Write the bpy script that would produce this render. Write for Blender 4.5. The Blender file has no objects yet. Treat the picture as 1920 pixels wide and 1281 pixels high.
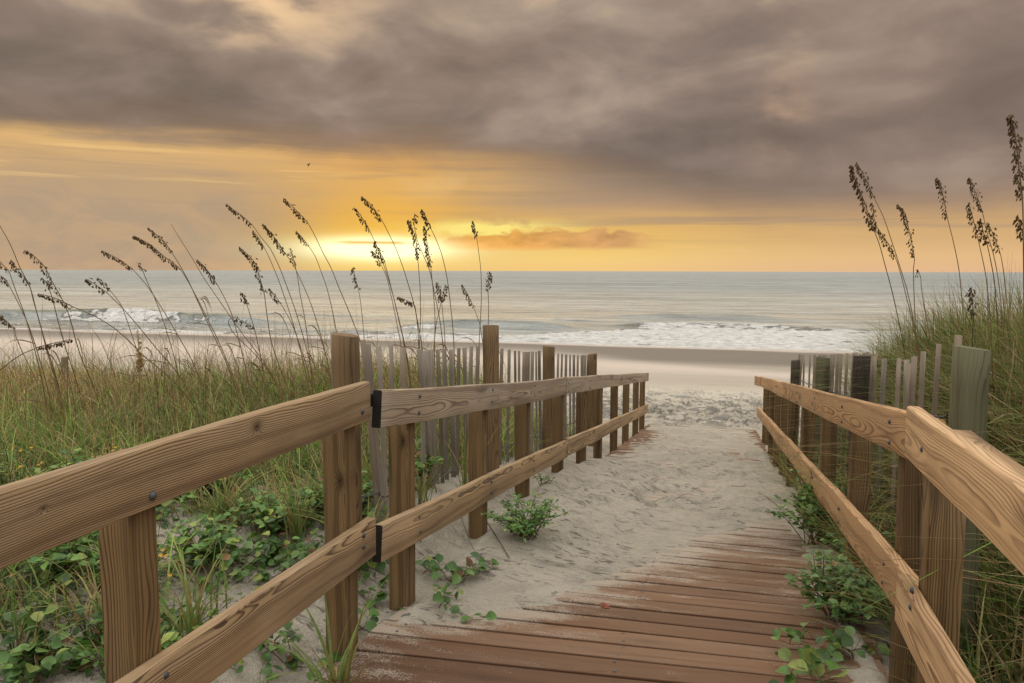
import bpy, bmesh, math, random
import numpy as np
from mathutils import Vector, Matrix

random.seed(11)
RNG = np.random.default_rng(5)
SC = bpy.context.scene
COL = SC.collection

# ------------------------------------------------------------------ camera
FPX, PSI, CX, EYE = 1450.0, math.radians(15.35), 1.26, 1.42
PITCH, ROLL = math.atan(132.3 / 1450.0), math.radians(0.149)
_cp, _sp = math.cos(PITCH), math.sin(PITCH)
CF = Vector((-math.sin(PSI) * _cp, math.cos(PSI) * _cp, -_sp))
CR = Vector((math.cos(PSI), math.sin(PSI), 0))
CU = Vector((-math.sin(PSI) * _sp, math.cos(PSI) * _sp, _cp))
cr, sr = math.cos(ROLL), math.sin(ROLL)
R2 = CR * cr + CU * sr
U2 = CU * cr - CR * sr
cam_data = bpy.data.cameras.new('camera')
cam = bpy.data.objects.new('camera', cam_data)
COL.objects.link(cam)
cam.matrix_world = Matrix(((R2.x, U2.x, -CF.x, CX), (R2.y, U2.y, -CF.y, 0), (R2.z, U2.z, -CF.z, EYE), (0, 0, 0, 1)))
cam_data.sensor_width = 36
cam_data.lens = FPX / 1920 * 36
cam_data.clip_start = 0.05
cam_data.clip_end = 60000
SC.camera = cam
CAM = Vector((CX, 0, EYE))


def ray(px, py):
    return CF + R2 * ((px - 960) / FPX) - U2 * ((py - 640.5) / FPX)


def at_x(px, py, x):
    d = ray(px, py)
    return CAM + d * ((x - CX) / d.x)


def at_z(px, py, z):
    d = ray(px, py)
    return CAM + d * ((z - EYE) / d.z)


def at_depth(px, py, Z):
    return CAM + ray(px, py) * Z


# ------------------------------------------------------------------ helpers
def lin(r, g, b):
    def f(c):
        c /= 255.0
        return c / 12.92 if c <= 0.04045 else ((c + 0.055) / 1.055) ** 2.4
    return (f(r), f(g), f(b))


def tag(o, label=None, cat=None, group=None, kind=None):
    if label: o['label'] = label
    if cat: o['category'] = cat
    if group: o['group'] = group
    if kind: o['kind'] = kind
    return o


def thing(name, label, cat, loc=(0, 0, 0), group=None, kind=None):
    o = bpy.data.objects.new(name, None)
    COL.objects.link(o)
    o.location = loc
    o.empty_display_size = 0.1
    return tag(o, label, cat, group, kind)


def world_loc(o):
    v = Vector(o.location)
    while o.parent:
        o = o.parent
        v += Vector(o.location)
    return v


def smooth(me):
    me.polygons.foreach_set('use_smooth', [True] * len(me.polygons))


def link_mesh(name, me, mats, parent=None, origin=None):
    """verts of me are in world coordinates; origin becomes the object's location"""
    for m in (mats if isinstance(mats, (list, tuple)) else [mats]):
        me.materials.append(m)
    o = bpy.data.objects.new(name, me)
    COL.objects.link(o)
    if origin is None:
        n = len(me.vertices)
        a = np.empty(n * 3, np.float32)
        me.vertices.foreach_get('co', a)
        a = a.reshape(-1, 3)
        origin = Vector(a.mean(0).tolist())
    me.transform(Matrix.Translation(-Vector(origin)))
    o.location = Vector(origin)
    if parent is not None:
        o.parent = parent
        o.location = Vector(origin) - world_loc(parent)
    return o


def np_mesh(name, verts, quads=None, tris=None, attrs=None, shade=True):
    me = bpy.data.meshes.new(name)
    verts = np.asarray(verts, np.float32)
    nq = 0 if quads is None else len(quads)
    nt = 0 if tris is None else len(tris)
    me.vertices.add(len(verts))
    me.vertices.foreach_set('co', verts.ravel())
    loops = []
    if nq: loops.append(np.asarray(quads, np.int32).ravel())
    if nt: loops.append(np.asarray(tris, np.int32).ravel())
    loops = np.concatenate(loops)
    me.loops.add(len(loops))
    me.loops.foreach_set('vertex_index', loops)
    me.polygons.add(nq + nt)
    starts = np.concatenate([np.arange(nq) * 4, nq * 4 + np.arange(nt) * 3]).astype(np.int32)
    me.polygons.foreach_set('loop_start', starts)
    me.update(calc_edges=True)
    if shade:
        me.polygons.foreach_set('use_smooth', np.ones(nq + nt, bool))
    for k, a in (attrs or {}).items():
        a = np.asarray(a, np.float32)
        if a.ndim == 1:
            at = me.attributes.new(k, 'FLOAT', 'POINT'); at.data.foreach_set('value', a)
        else:
            at = me.attributes.new(k, 'FLOAT_VECTOR', 'POINT'); at.data.foreach_set('vector', a.ravel())
    return me


# value noise in numpy
_PERM = np.random.default_rng(3).random((256, 256)).astype(np.float32)


def vnoise(x, y):
    x = np.asarray(x, float); y = np.asarray(y, float)
    xi = np.floor(x).astype(int); yi = np.floor(y).astype(int)
    fx = x - xi; fy = y - yi
    fx = fx * fx * (3 - 2 * fx); fy = fy * fy * (3 - 2 * fy)
    a = _PERM[xi & 255, yi & 255]; b = _PERM[(xi + 1) & 255, yi & 255]
    c = _PERM[xi & 255, (yi + 1) & 255]; d = _PERM[(xi + 1) & 255, (yi + 1) & 255]
    return (a + (b - a) * fx) * (1 - fy) + (c + (d - c) * fx) * fy


def fbm(x, y, oct=4):
    s = 0; a = .5
    for i in range(oct):
        s = s + a * (vnoise(x * 2 ** i + 17 * i, y * 2 ** i + 31 * i) - .5)
        a *= .5
    return s * 2    # about -1..1


def sstep(a, b, x):
    t = np.clip((np.asarray(x, float) - a) / (b - a), 0, 1)
    return t * t * (3 - 2 * t)


# ------------------------------------------------------------------ node maths
class NT:
    def __init__(s, tree): s.t = tree

    def new(s, typ, **kw):
        n = s.t.nodes.new(typ)
        for k, v in kw.items(): setattr(n, k, v)
        return n

    def put(s, sock, v):
        if isinstance(v, X): s.t.links.new(v.s, sock)
        elif isinstance(v, bpy.types.NodeSocket): s.t.links.new(v, sock)
        elif isinstance(v, (tuple, list)):
            sock.default_value = (*v, 1.0) if (sock.type == 'RGBA' and len(v) == 3) else v
        else: sock.default_value = v

    def math(s, op, *a, clamp=False):
        n = s.new('ShaderNodeMath', operation=op, use_clamp=clamp)
        for i, v in enumerate(a): s.put(n.inputs[i], v)
        return X(s, n.outputs[0])

    def vmath(s, op, *a, out=0):
        n = s.new('ShaderNodeVectorMath', operation=op)
        for i, v in enumerate(a): s.put(n.inputs[i], v)
        return X(s, n.outputs[out])

    def mix(s, f, a, b, blend='MIX'):
        n = s.new('ShaderNodeMix', data_type='RGBA', blend_type=blend)
        s.put(n.inputs[0], f); s.put(n.inputs[6], a); s.put(n.inputs[7], b)
        return X(s, n.outputs[2])

    def ramp(s, f, stops, interp='LINEAR'):
        n = s.new('ShaderNodeValToRGB')
        cr_ = n.color_ramp; cr_.interpolation = interp
        while len(cr_.elements) > 1: cr_.elements.remove(cr_.elements[-1])
        for i, (p, c) in enumerate(stops):
            el = cr_.elements[0] if i == 0 else cr_.elements.new(p)
            el.position = p
            if isinstance(c, (int, float)): c = (c, c, c)
            el.color = (*c, 1)
        s.put(n.inputs[0], f)
        return X(s, n.outputs[0])

    def sst(s, a, b, x):
        n = s.new('ShaderNodeMapRange', interpolation_type='SMOOTHSTEP')
        s.put(n.inputs[0], x); s.put(n.inputs[1], a); s.put(n.inputs[2], b)
        return X(s, n.outputs[0])

    def noise(s, vec, scale=1.0, detail=3.0, rough=.5, dist=0.0, out=0):
        n = s.new('ShaderNodeTexNoise')
        s.put(n.inputs['Vector'], vec); s.put(n.inputs['Scale'], scale); s.put(n.inputs['Detail'], detail)
        s.put(n.inputs['Roughness'], rough); s.put(n.inputs['Distortion'], dist)
        return X(s, n.outputs[out])

    def xyz(s, x, y, z=0.0):
        n = s.new('ShaderNodeCombineXYZ')
        for i, v in enumerate((x, y, z)): s.put(n.inputs[i], v)
        return X(s, n.outputs[0])

    def sep(s, v):
        n = s.new('ShaderNodeSeparateXYZ'); s.put(n.inputs[0], v)
        return [X(s, o) for o in n.outputs]

    def attr(s, name, out='Vector'):
        n = s.new('ShaderNodeAttribute'); n.attribute_name = name
        return X(s, n.outputs[out])

    def bump(s, h, strength=.3, dist=.01, normal=None):
        n = s.new('ShaderNodeBump')
        s.put(n.inputs['Strength'], strength); s.put(n.inputs['Distance'], dist); s.put(n.inputs['Height'], h)
        if normal is not None: s.put(n.inputs['Normal'], normal)
        return X(s, n.outputs[0])


class X:
    def __init__(s, nt, sock): s.nt, s.s = nt, sock
    def __add__(s, o): return s.nt.math('ADD', s, o)
    __radd__ = __add__
    def __sub__(s, o): return s.nt.math('SUBTRACT', s, o)
    def __rsub__(s, o): return s.nt.math('SUBTRACT', o, s)
    def __mul__(s, o): return s.nt.math('MULTIPLY', s, o)
    __rmul__ = __mul__
    def __truediv__(s, o): return s.nt.math('DIVIDE', s, o)
    def __rtruediv__(s, o): return s.nt.math('DIVIDE', o, s)
    def __neg__(s): return s.nt.math('MULTIPLY', s, -1.0)


def material(name):
    m = bpy.data.materials.new(name)
    m.use_nodes = True
    nt = NT(m.node_tree)
    b = m.node_tree.nodes['Principled BSDF']
    return m, nt, b


# ------------------------------------------------------------------ sky
SUN_A = -10.4      # degrees right of the view axis
def build_world():
    w = bpy.data.worlds.new('World')
    SC.world = w
    w.use_nodes = True
    t = w.node_tree
    nt = NT(t)
    bg = t.nodes['Background']
    tc = nt.new('ShaderNodeTexCoord')
    d = X(nt, tc.outputs['Generated'])
    fh = (-math.sin(PSI), math.cos(PSI), 0); rh = (math.cos(PSI), math.sin(PSI), 0)
    dF = nt.vmath('DOT_PRODUCT', d, fh, out=1)
    dR = nt.vmath('DOT_PRODUCT', d, rh, out=1)
    dz = nt.sep(d)[2]
    A = nt.math('ARCTAN2', dR, dF) * 57.29578
    e = nt.math('ARCSINE', dz) * 57.29578
    ea = nt.math('MAXIMUM', e, 0.0)
    e20 = ea / 20.0

    def gauss(x, c, w_):
        q = (x - c) / w_
        return nt.math('EXPONENT', -(q * q))
    # noises
    inv = 1.0 / (nt.math('MAXIMUM', dz, 0.0) + .085)
    P = nt.xyz(dR * inv, dF * inv, 0.0)                     # flat cloud layer
    nb = nt.noise(P, .5, 4, .46, .1)                       # broad billows
    nc = nt.noise(nt.xyz(A * .105 + ea * .08, ea * .24 - A * .035, 3.0), 1.0, 5, .50, .3)
    nl = nt.noise(nt.xyz(A * .22 + ea * .15, ea * .42 - A * .05, 7.0), 1.0, 5, .6, .5)
    ns = nt.noise(nt.xyz(A * .06, ea * 1.0, 9.0), 1.0, 6, .6, .25)   # thin streaks
    nf = nt.noise(nt.xyz(A * .45, ea * 1.0, 5.0), 1.0, 5, .6, .6)    # cumulus lumps
    # lower sky
    far = nt.ramp(e20, [(0, lin(206, 166, 134)), (.03, lin(198, 162, 131)), (.09, lin(178, 154, 128)), (.2, lin(172, 150, 126)),
                        (.32, lin(198, 164, 122)), (.42, lin(226, 182, 120)), (.5, lin(236, 190, 124))])
    right = nt.ramp(e20, [(0, lin(228, 184, 142)), (.05, lin(228, 186, 134)), (.11, lin(214, 174, 122)), (.17, lin(206, 166, 116)),
                          (.23, lin(186, 152, 118)), (.32, lin(160, 138, 118)), (.5, lin(150, 130, 115))])
    near = nt.ramp(e20, [(0, lin(251, 208, 110)), (.025, lin(255, 224, 126)), (.07, lin(255, 246, 180)), (.105, lin(255, 226, 112)),
                         (.135, lin(250, 194, 66)), (.2, lin(242, 182, 74)), (.3, lin(230, 178, 98)), (.4, lin(224, 170, 100)), (.5, lin(205, 155, 95))])
    base = nt.mix(nt.sst(-6.0, 9.0, A), far, right)
    base = nt.mix(gauss(A, -8.8, 8.2) * .97, base, near)
    wide = nt.ramp(e20, [(0, lin(248, 204, 128)), (.04, lin(252, 212, 122)), (.1, lin(248, 204, 106)), (.17, lin(240, 190, 96)), (.24, lin(226, 178, 108))])
    base = nt.mix(gauss(A, 3.0, 13.0) * nt.sst(5.4, 2.6, ea) * .78, base, wide)
    # streaks and thin veils
    st = nt.sst(.5, .72, ns)
    base = nt.mix(st * nt.sst(2.6, 5.0, ea) * .55, base, lin(176, 146, 112))
    st2 = nt.sst(.50, .33, ns)
    base = nt.mix(st2 * nt.sst(.8, 2.0, ea) * nt.sst(4.6, 3.2, ea) * gauss(A, 7.0, 9.0) * .7, base, lin(255, 218, 118))
    veil = nt.sst(-12.0, -24.0, A + (nc - .5) * 12.0) * nt.sst(6.8, 4.4, ea + (nl - .5) * 3.0)
    base = nt.mix(veil * .7, base, nt.mix(nt.sst(.35, .65, nl), lin(178, 156, 130), lin(202, 168, 128)))
    lay = nt.noise(nt.xyz(A * .05 + ea * .05, ea * 1.25, 21.0), 1.0, 6, .58, .35)
    base = nt.mix(nt.sst(.47, .64, lay) * nt.sst(1.7, 3.2, ea) * nt.sst(-14.0, 12.0, A) * .60, base, lin(172, 147, 122))
    base = nt.mix(nt.sst(.50, .66, lay) * nt.sst(2.2, 4.0, ea) * nt.sst(-10.0, -22.0, A) * .55, base, lin(180, 154, 126))
    base = nt.mix(nt.sst(.46, .34, lay) * nt.sst(5.0, 6.5, ea) * nt.sst(4.0, -14.0, A) * .5, base, lin(250, 208, 138))
    # veils lit from below at left
    base = nt.mix(nt.sst(.52, .7, nc) * nt.sst(4.0, 7.0, ea) * .45, base, lin(240, 196, 132))
    # cumulus bank low over the sea
    top = nt.ramp((A + 10.0) / 30.0, [(0, .0), (.13, .0), (.18, 1.1 / 4), (.3, 1.30 / 4), (.42, 1.55 / 4), (.5, 1.35 / 4), (.6, 1.6 / 4), (.66, 1.0 / 4), (.78, .55 / 4), (.9, .0)]) * 4.0
    h = top + (nf - .5) * 1.7 - (ea - 1.62)
    cum = nt.sst(-.05, .30, h + (nl - .5) * .5) * nt.sst(1.42, 1.85, ea + (nf - .5) * .5) * nt.sst(-6.2, -4.4, A) * nt.sst(11.5, 7.5, A)
    glow = gauss(A, -1.6, 4.6) * gauss(ea, 3.05, .52) * nt.sst(.35, .55, nl)
    base = nt.mix(nt.math('MINIMUM', glow * 1.5, .96), base, lin(255, 232, 130))
    base = nt.mix(cum * .9, base, nt.mix(1.0, nt.mix(nt.sst(-6.0, 9.0, A), lin(232, 164, 68), lin(200, 150, 100)), nt.ramp(nf * .6 + nl * .4 + h * .10, [(.38, .80), (.68, 1.28)]), 'MULTIPLY'))
    # bar of cloud across the sun
    bar = gauss(ea, 2.02, .13) * nt.sst(-13.6, -11.5, A) * nt.sst(-6.9, -8.6, A)
    # the burning gap
    burn = nt.math('MINIMUM', gauss(A, -9.6, 4.2) * gauss(ea, 1.62, .68) * 1.9, 1.0)
    base = nt.mix(burn * .95, base, (1.6, 1.42, .80))
    base = nt.mix(bar * .8, base, lin(226, 168, 58))
    # heavy cloud deck
    edge = nt.ramp((A + 60.0) / 120.0, [(0, 8.6 / 20), (.2, 8.3 / 20), (.30, 8.3 / 20), (.40, 8.0 / 20), (.47, 7.5 / 20), (.53, 6.7 / 20), (.58, 5.4 / 20), (.62, 4.4 / 20), (.66, 4.0 / 20),
                                        (.74, 4.2 / 20), (.80, 5.0 / 20), (1, 6.0 / 20)]) * 20.0
    soft = nt.ramp((A + 40.0) / 80.0, [(0, .09), (.35, .11), (.55, .22), (1, .24)]) * 10.0
    hh = ea - edge + (nc - .5) * 2.6 + (ns - .5) * 1.6 + (nl - .5) * 1.0
    deck = nt.sst(0.0, 1.0, hh / soft * .5 + .4)
    cl = nt.ramp(nt.math('ADD', nb * .42 + nc * .50 + nl * .08, (e - 11.0) * .009), [(.35, lin(103, 92, 85)), (.44, lin(121, 108, 99)), (.52, lin(142, 125, 115)), (.61, lin(168, 150, 134)), (.72, lin(206, 180, 152))])
    cl = nt.mix(nt.sst(5.0, 25.0, A) * .3, cl, lin(152, 128, 114))
    # warm stain near the deck's lower edge and thin bright places high up
    cl = nt.mix(nt.sst(3.5, .2, hh) * .40 * gauss(A, -8.0, 22.0), cl, lin(178, 138, 98))
    hole = (gauss(A, -19.0, 7.5) * 1.0 + gauss(A, 18.5, 2.2) * .6) * nt.sst(14.0, 20.0, e + (nc - .5) * 9.0) * nt.sst(.42, .66, nc)
    cl = nt.mix(nt.math('MINIMUM', hole * 1.1, .95), cl, lin(244, 206, 160))
    hole2 = gauss(A, 18.8, 1.8) * gauss(e, 10.5, 2.5) * nt.sst(.40, .62, nc)
    cl = nt.mix(hole2 * .55, cl, lin(212, 172, 138))
    col = nt.mix(deck * .97, base, cl)
    # unseen thin cloud overhead and behind the viewer, brightened to light the scene
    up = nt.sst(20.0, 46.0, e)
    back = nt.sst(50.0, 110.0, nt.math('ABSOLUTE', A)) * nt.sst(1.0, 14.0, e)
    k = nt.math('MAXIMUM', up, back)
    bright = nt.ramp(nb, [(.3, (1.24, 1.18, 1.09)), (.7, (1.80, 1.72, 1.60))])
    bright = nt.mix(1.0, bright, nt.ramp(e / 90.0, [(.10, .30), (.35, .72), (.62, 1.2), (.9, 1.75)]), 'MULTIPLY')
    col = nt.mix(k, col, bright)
    col = nt.mix(nt.sst(0.0, -1.0, e), col, (.16, .14, .12))
    # clear-sky share from a low sun
    sky = nt.new('ShaderNodeTexSky', sky_type='NISHITA')
    sky.sun_disc = False
    sky.sun_elevation = math.radians(3)
    sky.sun_rotation = PSI * -1 + math.radians(SUN_A)
    sky.air_density = 1.5; sky.dust_density = 3
    skc = nt.mix(1.0, X(nt, sky.outputs[0]), (.08, .08, .08), 'MULTIPLY')
    col = nt.mix(.06 * nt.sst(8.0, 24.0, e), col, skc)
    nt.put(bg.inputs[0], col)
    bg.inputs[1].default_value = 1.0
    w.cycles.sampling_method = 'MANUAL'
    w.cycles.sample_map_resolution = 1024

build_world()
sl = bpy.data.lights.new('sun', 'SUN')
sl.energy = 1.0
sl.angle = math.radians(90)
sl.color = (1, .78, .5)
so = bpy.data.objects.new('sun', sl)
COL.objects.link(so)
_az = -PSI + math.radians(SUN_A)
_el = math.radians(3)
sdir = Vector((math.sin(_az) * math.cos(_el), math.cos(_az) * math.cos(_el), math.sin(_el)))
so.rotation_euler = sdir.to_track_quat('Z', 'Y').to_euler()

SC.view_settings.view_transform = 'Standard'
SC.view_settings.look = 'None'
SC.view_settings.exposure = 0.0
SC.view_settings.gamma = 1.0
SC.cycles.max_bounces = 6
SC.cycles.diffuse_bounces = 3
SC.cycles.transparent_max_bounces = 4

# ------------------------------------------------------------------ materials
def wood_material(name, early, late, grey, ring=.0048, late_w=.5, grey_amt=.35, knots=1.0, dust=0.0, rough=.75, ringmix=1.0, strength=1.0, swirl=.085, spots=()):
    m, nt, b = material(name)
    wc = nt.attr('wc')
    tone = nt.attr('tone', 'Fac')
    x, y, z = nt.sep(wc)
    warp = nt.noise(nt.xyz(x * 1.1, y * 3.0, z * 3.0), 1.0, 2, .5)
    warp2 = nt.noise(nt.xyz(x * 4.0, y * 14.0, z * 14.0), 1.0, 2, .5)
    r = nt.math('SQRT', y * y + z * z) + (warp - .5) * swirl + (warp2 - .5) * .008
    # knots: voronoi cells stretched along the grain
    vo = nt.new('ShaderNodeTexVoronoi', feature='F1')
    vo.inputs['Scale'].default_value = 1.0
    nt.put(vo.inputs['Vector'], nt.xyz(x * 1.7, y * 6.0, z * 6.0))
    kd = X(nt, vo.outputs['Distance'])
    kg = nt.math('EXPONENT', -(kd * kd) * 42.0) * knots
    for (x0, c0, axis_, rad) in spots:
        u = (x - x0) / 1.5; v = (y if axis_ == 'y' else z) - c0
        kg = nt.math('MAXIMUM', kg, nt.math('EXPONENT', (u * u + v * v) * (-1.0 / (rad * rad))))
    r = r + kg * .022
    ph = nt.math('FRACT', r / ring)
    lw = nt.sst(late_w, .95, ph) * (1.0 - nt.sst(.955, 1.0, ph))
    var = nt.noise(nt.xyz(x * .6, y * 9.0, z * 9.0), 1.0, 3, .6)
    lw = lw * nt.sst(.22, .6, var) * ringmix
    band = nt.noise(nt.xyz(r * 34.0, x * .25, 0.0), 1.0, 2, .5)
    band = nt.sst(.46, .66, band)
    stain = nt.sst(.54, .74, nt.noise(nt.xyz(x * .9, y * 16.0, z * 16.0 + 7.0), 1.0, 4, .62))
    fib = nt.noise(nt.xyz(x * 9.0, y * 420.0, z * 420.0), 1.0, 3, .6)
    fib2 = nt.noise(nt.xyz(x * 2.2, y * 60.0, z * 60.0), 1.0, 4, .6)
    c = nt.mix(lw * .95, early, late)
    gm = nt.sst(.36, .72, nt.noise(nt.xyz(x * 1.3, y * 11.0, z * 11.0), 1.0, 4, .62) + (tone - .5) * .35)
    c = nt.mix(gm * grey_amt, c, grey)
    c = nt.mix(band * .55 * strength, c, tuple(v * 1.25 for v in late))
    c = nt.mix(stain * .75 * strength, c, tuple(v * .75 for v in late))
    c = nt.mix(kg * .75, c, tuple(v * .55 for v in late))
    c = nt.mix(nt.sst(.955, .995, kg), c, (.018, .012, .008))
    # checks: thin dark splits
    chk = nt.sst(.70, .78, fib2) * .45
    c = nt.mix(chk, c, tuple(v * .4 for v in late))
    c = nt.mix(1.0, c, nt.ramp(fib, [(.25, .80), (.75, 1.16)]), 'MULTIPLY')
    c = nt.mix(1.0, c, nt.ramp(tone, [(0, (.42, .40, .38)), (.5, (1, 1, 1)), (1, (1.28, 1.26, 1.24))]), 'MULTIPLY')
    if dust:
        geo = nt.new('ShaderNodeNewGeometry')
        pos = X(nt, geo.outputs['Position'])
        px_, py_, pz_ = nt.sep(pos)
        dn = nt.noise(nt.xyz(px_ * 3.0, py_ * 9.0, 0.0), 1.0, 5, .65)
        dn2 = nt.noise(pos, 180.0, 2, .6)
        amount = nt.attr('dust', 'Fac')
        dm = nt.sst(.50, .60, dn * .55 + dn2 * .45 + (amount - .55) * .30)
        c = nt.mix(dm * .66, c, (.40, .36, .30))
    nt.put(b.inputs['Base Color'], c)
    b.inputs['Roughness'].default_value = rough
    b.inputs['Specular IOR Level'].default_value = .25
    hgt = lw * -.6 + fib2 * .6 - chk * .8
    nt.put(b.inputs['Normal'], nt.bump(hgt, .35, .002))
    return m

M = {}
M['pine'] = wood_material('weathered_pine', (.47, .325, .18), (.085, .047, .025), (.27, .215, .165), ring=.0046, late_w=.36, swirl=.05)
M['pine_grey'] = wood_material('greyed_pine', (.43, .335, .24), (.12, .082, .055), (.36, .315, .27), ring=.0048, late_w=.42, grey_amt=.55, swirl=.055)
M['pine_warm'] = wood_material('warm_pine', (.62, .42, .235), (.15, .078, .038), (.42, .32, .22), ring=.0056, late_w=.36, grey_amt=.22, swirl=.07)
_pine = ((.47, .325, .18), (.085, .047, .025), (.27, .215, .165))
M['pine_knotty'] = wood_material('knotty_pine', *_pine, ring=.0046, late_w=.36, swirl=.05, knots=.6, spots=[(1.83, -.048, 'y', .017), (1.12, -.075, 'y', .006), (.60, -.09, 'y', .005)])
_post = ((.235, .150, .068), (.042, .024, .011), (.135, .10, .066))
M['post_knot'] = wood_material('knotty_post', *_post, ring=.0050, late_w=.4, grey_amt=.3, swirl=.05, knots=.5, spots=[(0.0, .030, 'z', .020)])
M['pine_orange'] = wood_material('orange_pine', (.52, .325, .165), (.17, .085, .038), (.36, .25, .165), ring=.0060, late_w=.42, grey_amt=.3, swirl=.075)
M['pine_post'] = wood_material('pine_post', (.235, .150, .068), (.042, .024, .011), (.135, .10, .066), ring=.0050, late_w=.4, grey_amt=.3, swirl=.05)
M['pole'] = wood_material('round_pole', (.24, .155, .075), (.07, .042, .022), (.13, .10, .07), ring=.006, grey_amt=.5, knots=.6)
M['pole_green'] = wood_material('algae_pole', (.165, .155, .09), (.06, .06, .035), (.13, .135, .085), ring=.006, grey_amt=.6, knots=.5)
M['pole_dark'] = wood_material('dark_pole', (.05, .04, .03), (.02, .015, .012), (.07, .055, .045), ring=.006, grey_amt=.5, knots=.3)
M['lath'] = wood_material('silver_lath', (.27, .235, .195), (.12, .10, .08), (.32, .29, .25), ring=.004, grey_amt=.5, knots=.2, ringmix=.5)
M['lath_dark'] = wood_material('dark_lath', (.25, .20, .15), (.11, .085, .062), (.29, .25, .205), ring=.004, grey_amt=.5, knots=.2, ringmix=.5)
M['deck'] = wood_material('red_brown_deck', (.165, .084, .044), (.055, .027, .014), (.16, .112, .08), ring=.0055, grey_amt=.45, knots=.5, dust=1.0, rough=.6, ringmix=.45, strength=.45)
M['end'] = wood_material('blackened_end', (.02, .018, .016), (.01, .009, .008), (.025, .022, .02), knots=0)

m, nt, b = material('dark_steel')
nt.put(b.inputs['Base Color'], (.09, .095, .105)); b.inputs['Metallic'].default_value = .5; b.inputs['Roughness'].default_value = .55
M['steel'] = m
m, nt, b = material('fence_wire')
nt.put(b.inputs['Base Color'], (.10, .11, .13)); b.inputs['Metallic'].default_value = .6; b.inputs['Roughness'].default_value = .5
M['wire'] = m


def plant_material(name, transl=.35, rough=.55, spec=.3):
    m, nt, b = material(name)
    col = nt.attr('col')
    n = nt.noise(X(nt, nt.new('ShaderNodeTexCoord').outputs['Object']), 30.0, 3, .6)
    c = nt.mix(1.0, col, nt.ramp(n, [(.3, .75), (.7, 1.25)]), 'MULTIPLY')
    nt.put(b.inputs['Base Color'], c)
    b.inputs['Roughness'].default_value = rough
    b.inputs['Specular IOR Level'].default_value = spec
    tr = nt.new('ShaderNodeBsdfTranslucent')
    nt.put(tr.inputs[0], c)
    mx = nt.new('ShaderNodeMixShader')
    mx.inputs[0].default_value = transl
    t = m.node_tree
    t.links.new(b.outputs[0], mx.inputs[1]); t.links.new(tr.outputs[0], mx.inputs[2])
    t.links.new(mx.outputs[0], t.nodes['Material Output'].inputs[0])
    return m
M['grass'] = plant_material('grass_blade', .3, .6, .25)
M['leaf'] = plant_material('leaf', .25, .42, .4)
M['oat'] = plant_material('dry_oat', .15, .7, .2)

# ------------------------------------------------------------------ ground
SLOPE, Y0, YEND = .1222, 2.65, 14.3
SEA_Z = -2.9


def deck_z(y):
    return -np.clip(np.asarray(y, float) - Y0, 0, YEND - Y0) * SLOPE


def beach_z(y):
    y = np.asarray(y, float)
    return -1.47 - np.clip(y - YEND, 0, None) * .0465


_RY = [-9, 1.4, 2.58, 3.04, 4.19, 5.18, 6.34, 7.67, 8.74, 10.13, 11.3, 12.5, 13.6, 14.6, 60]
_RZ = [-.10, -.10, -.09, -.07, -.12, -.175, -.30, -.53, -.725, -.99, -1.14, -1.30, -1.44, -1.475, -1.475]
_FY = [-9, 2.0, 3.0, 4.2, 5.0, 5.7, 6.5, 7.5, 9.5, 12, 14, 60]
_FZ = [-.06, -.02, .05, .10, .0, -.12, -.25, -.44, -.80, -1.2, -1.45, -1.46]
_BY = [-9, 2.2, 2.6, 2.80, 2.92, 3.35, 3.8, 4.14, 4.5, 5.0, 5.5, 6.0, 6.5, 60]
_BX = [-.25, -.22, -.16, -.08, .28, .54, .70, .90, 1.04, 1.18, 1.42, 1.8, 2.4, 2.4]


def xbw(y): return float(np.interp(y, _BY, _BX)) - .2


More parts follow.
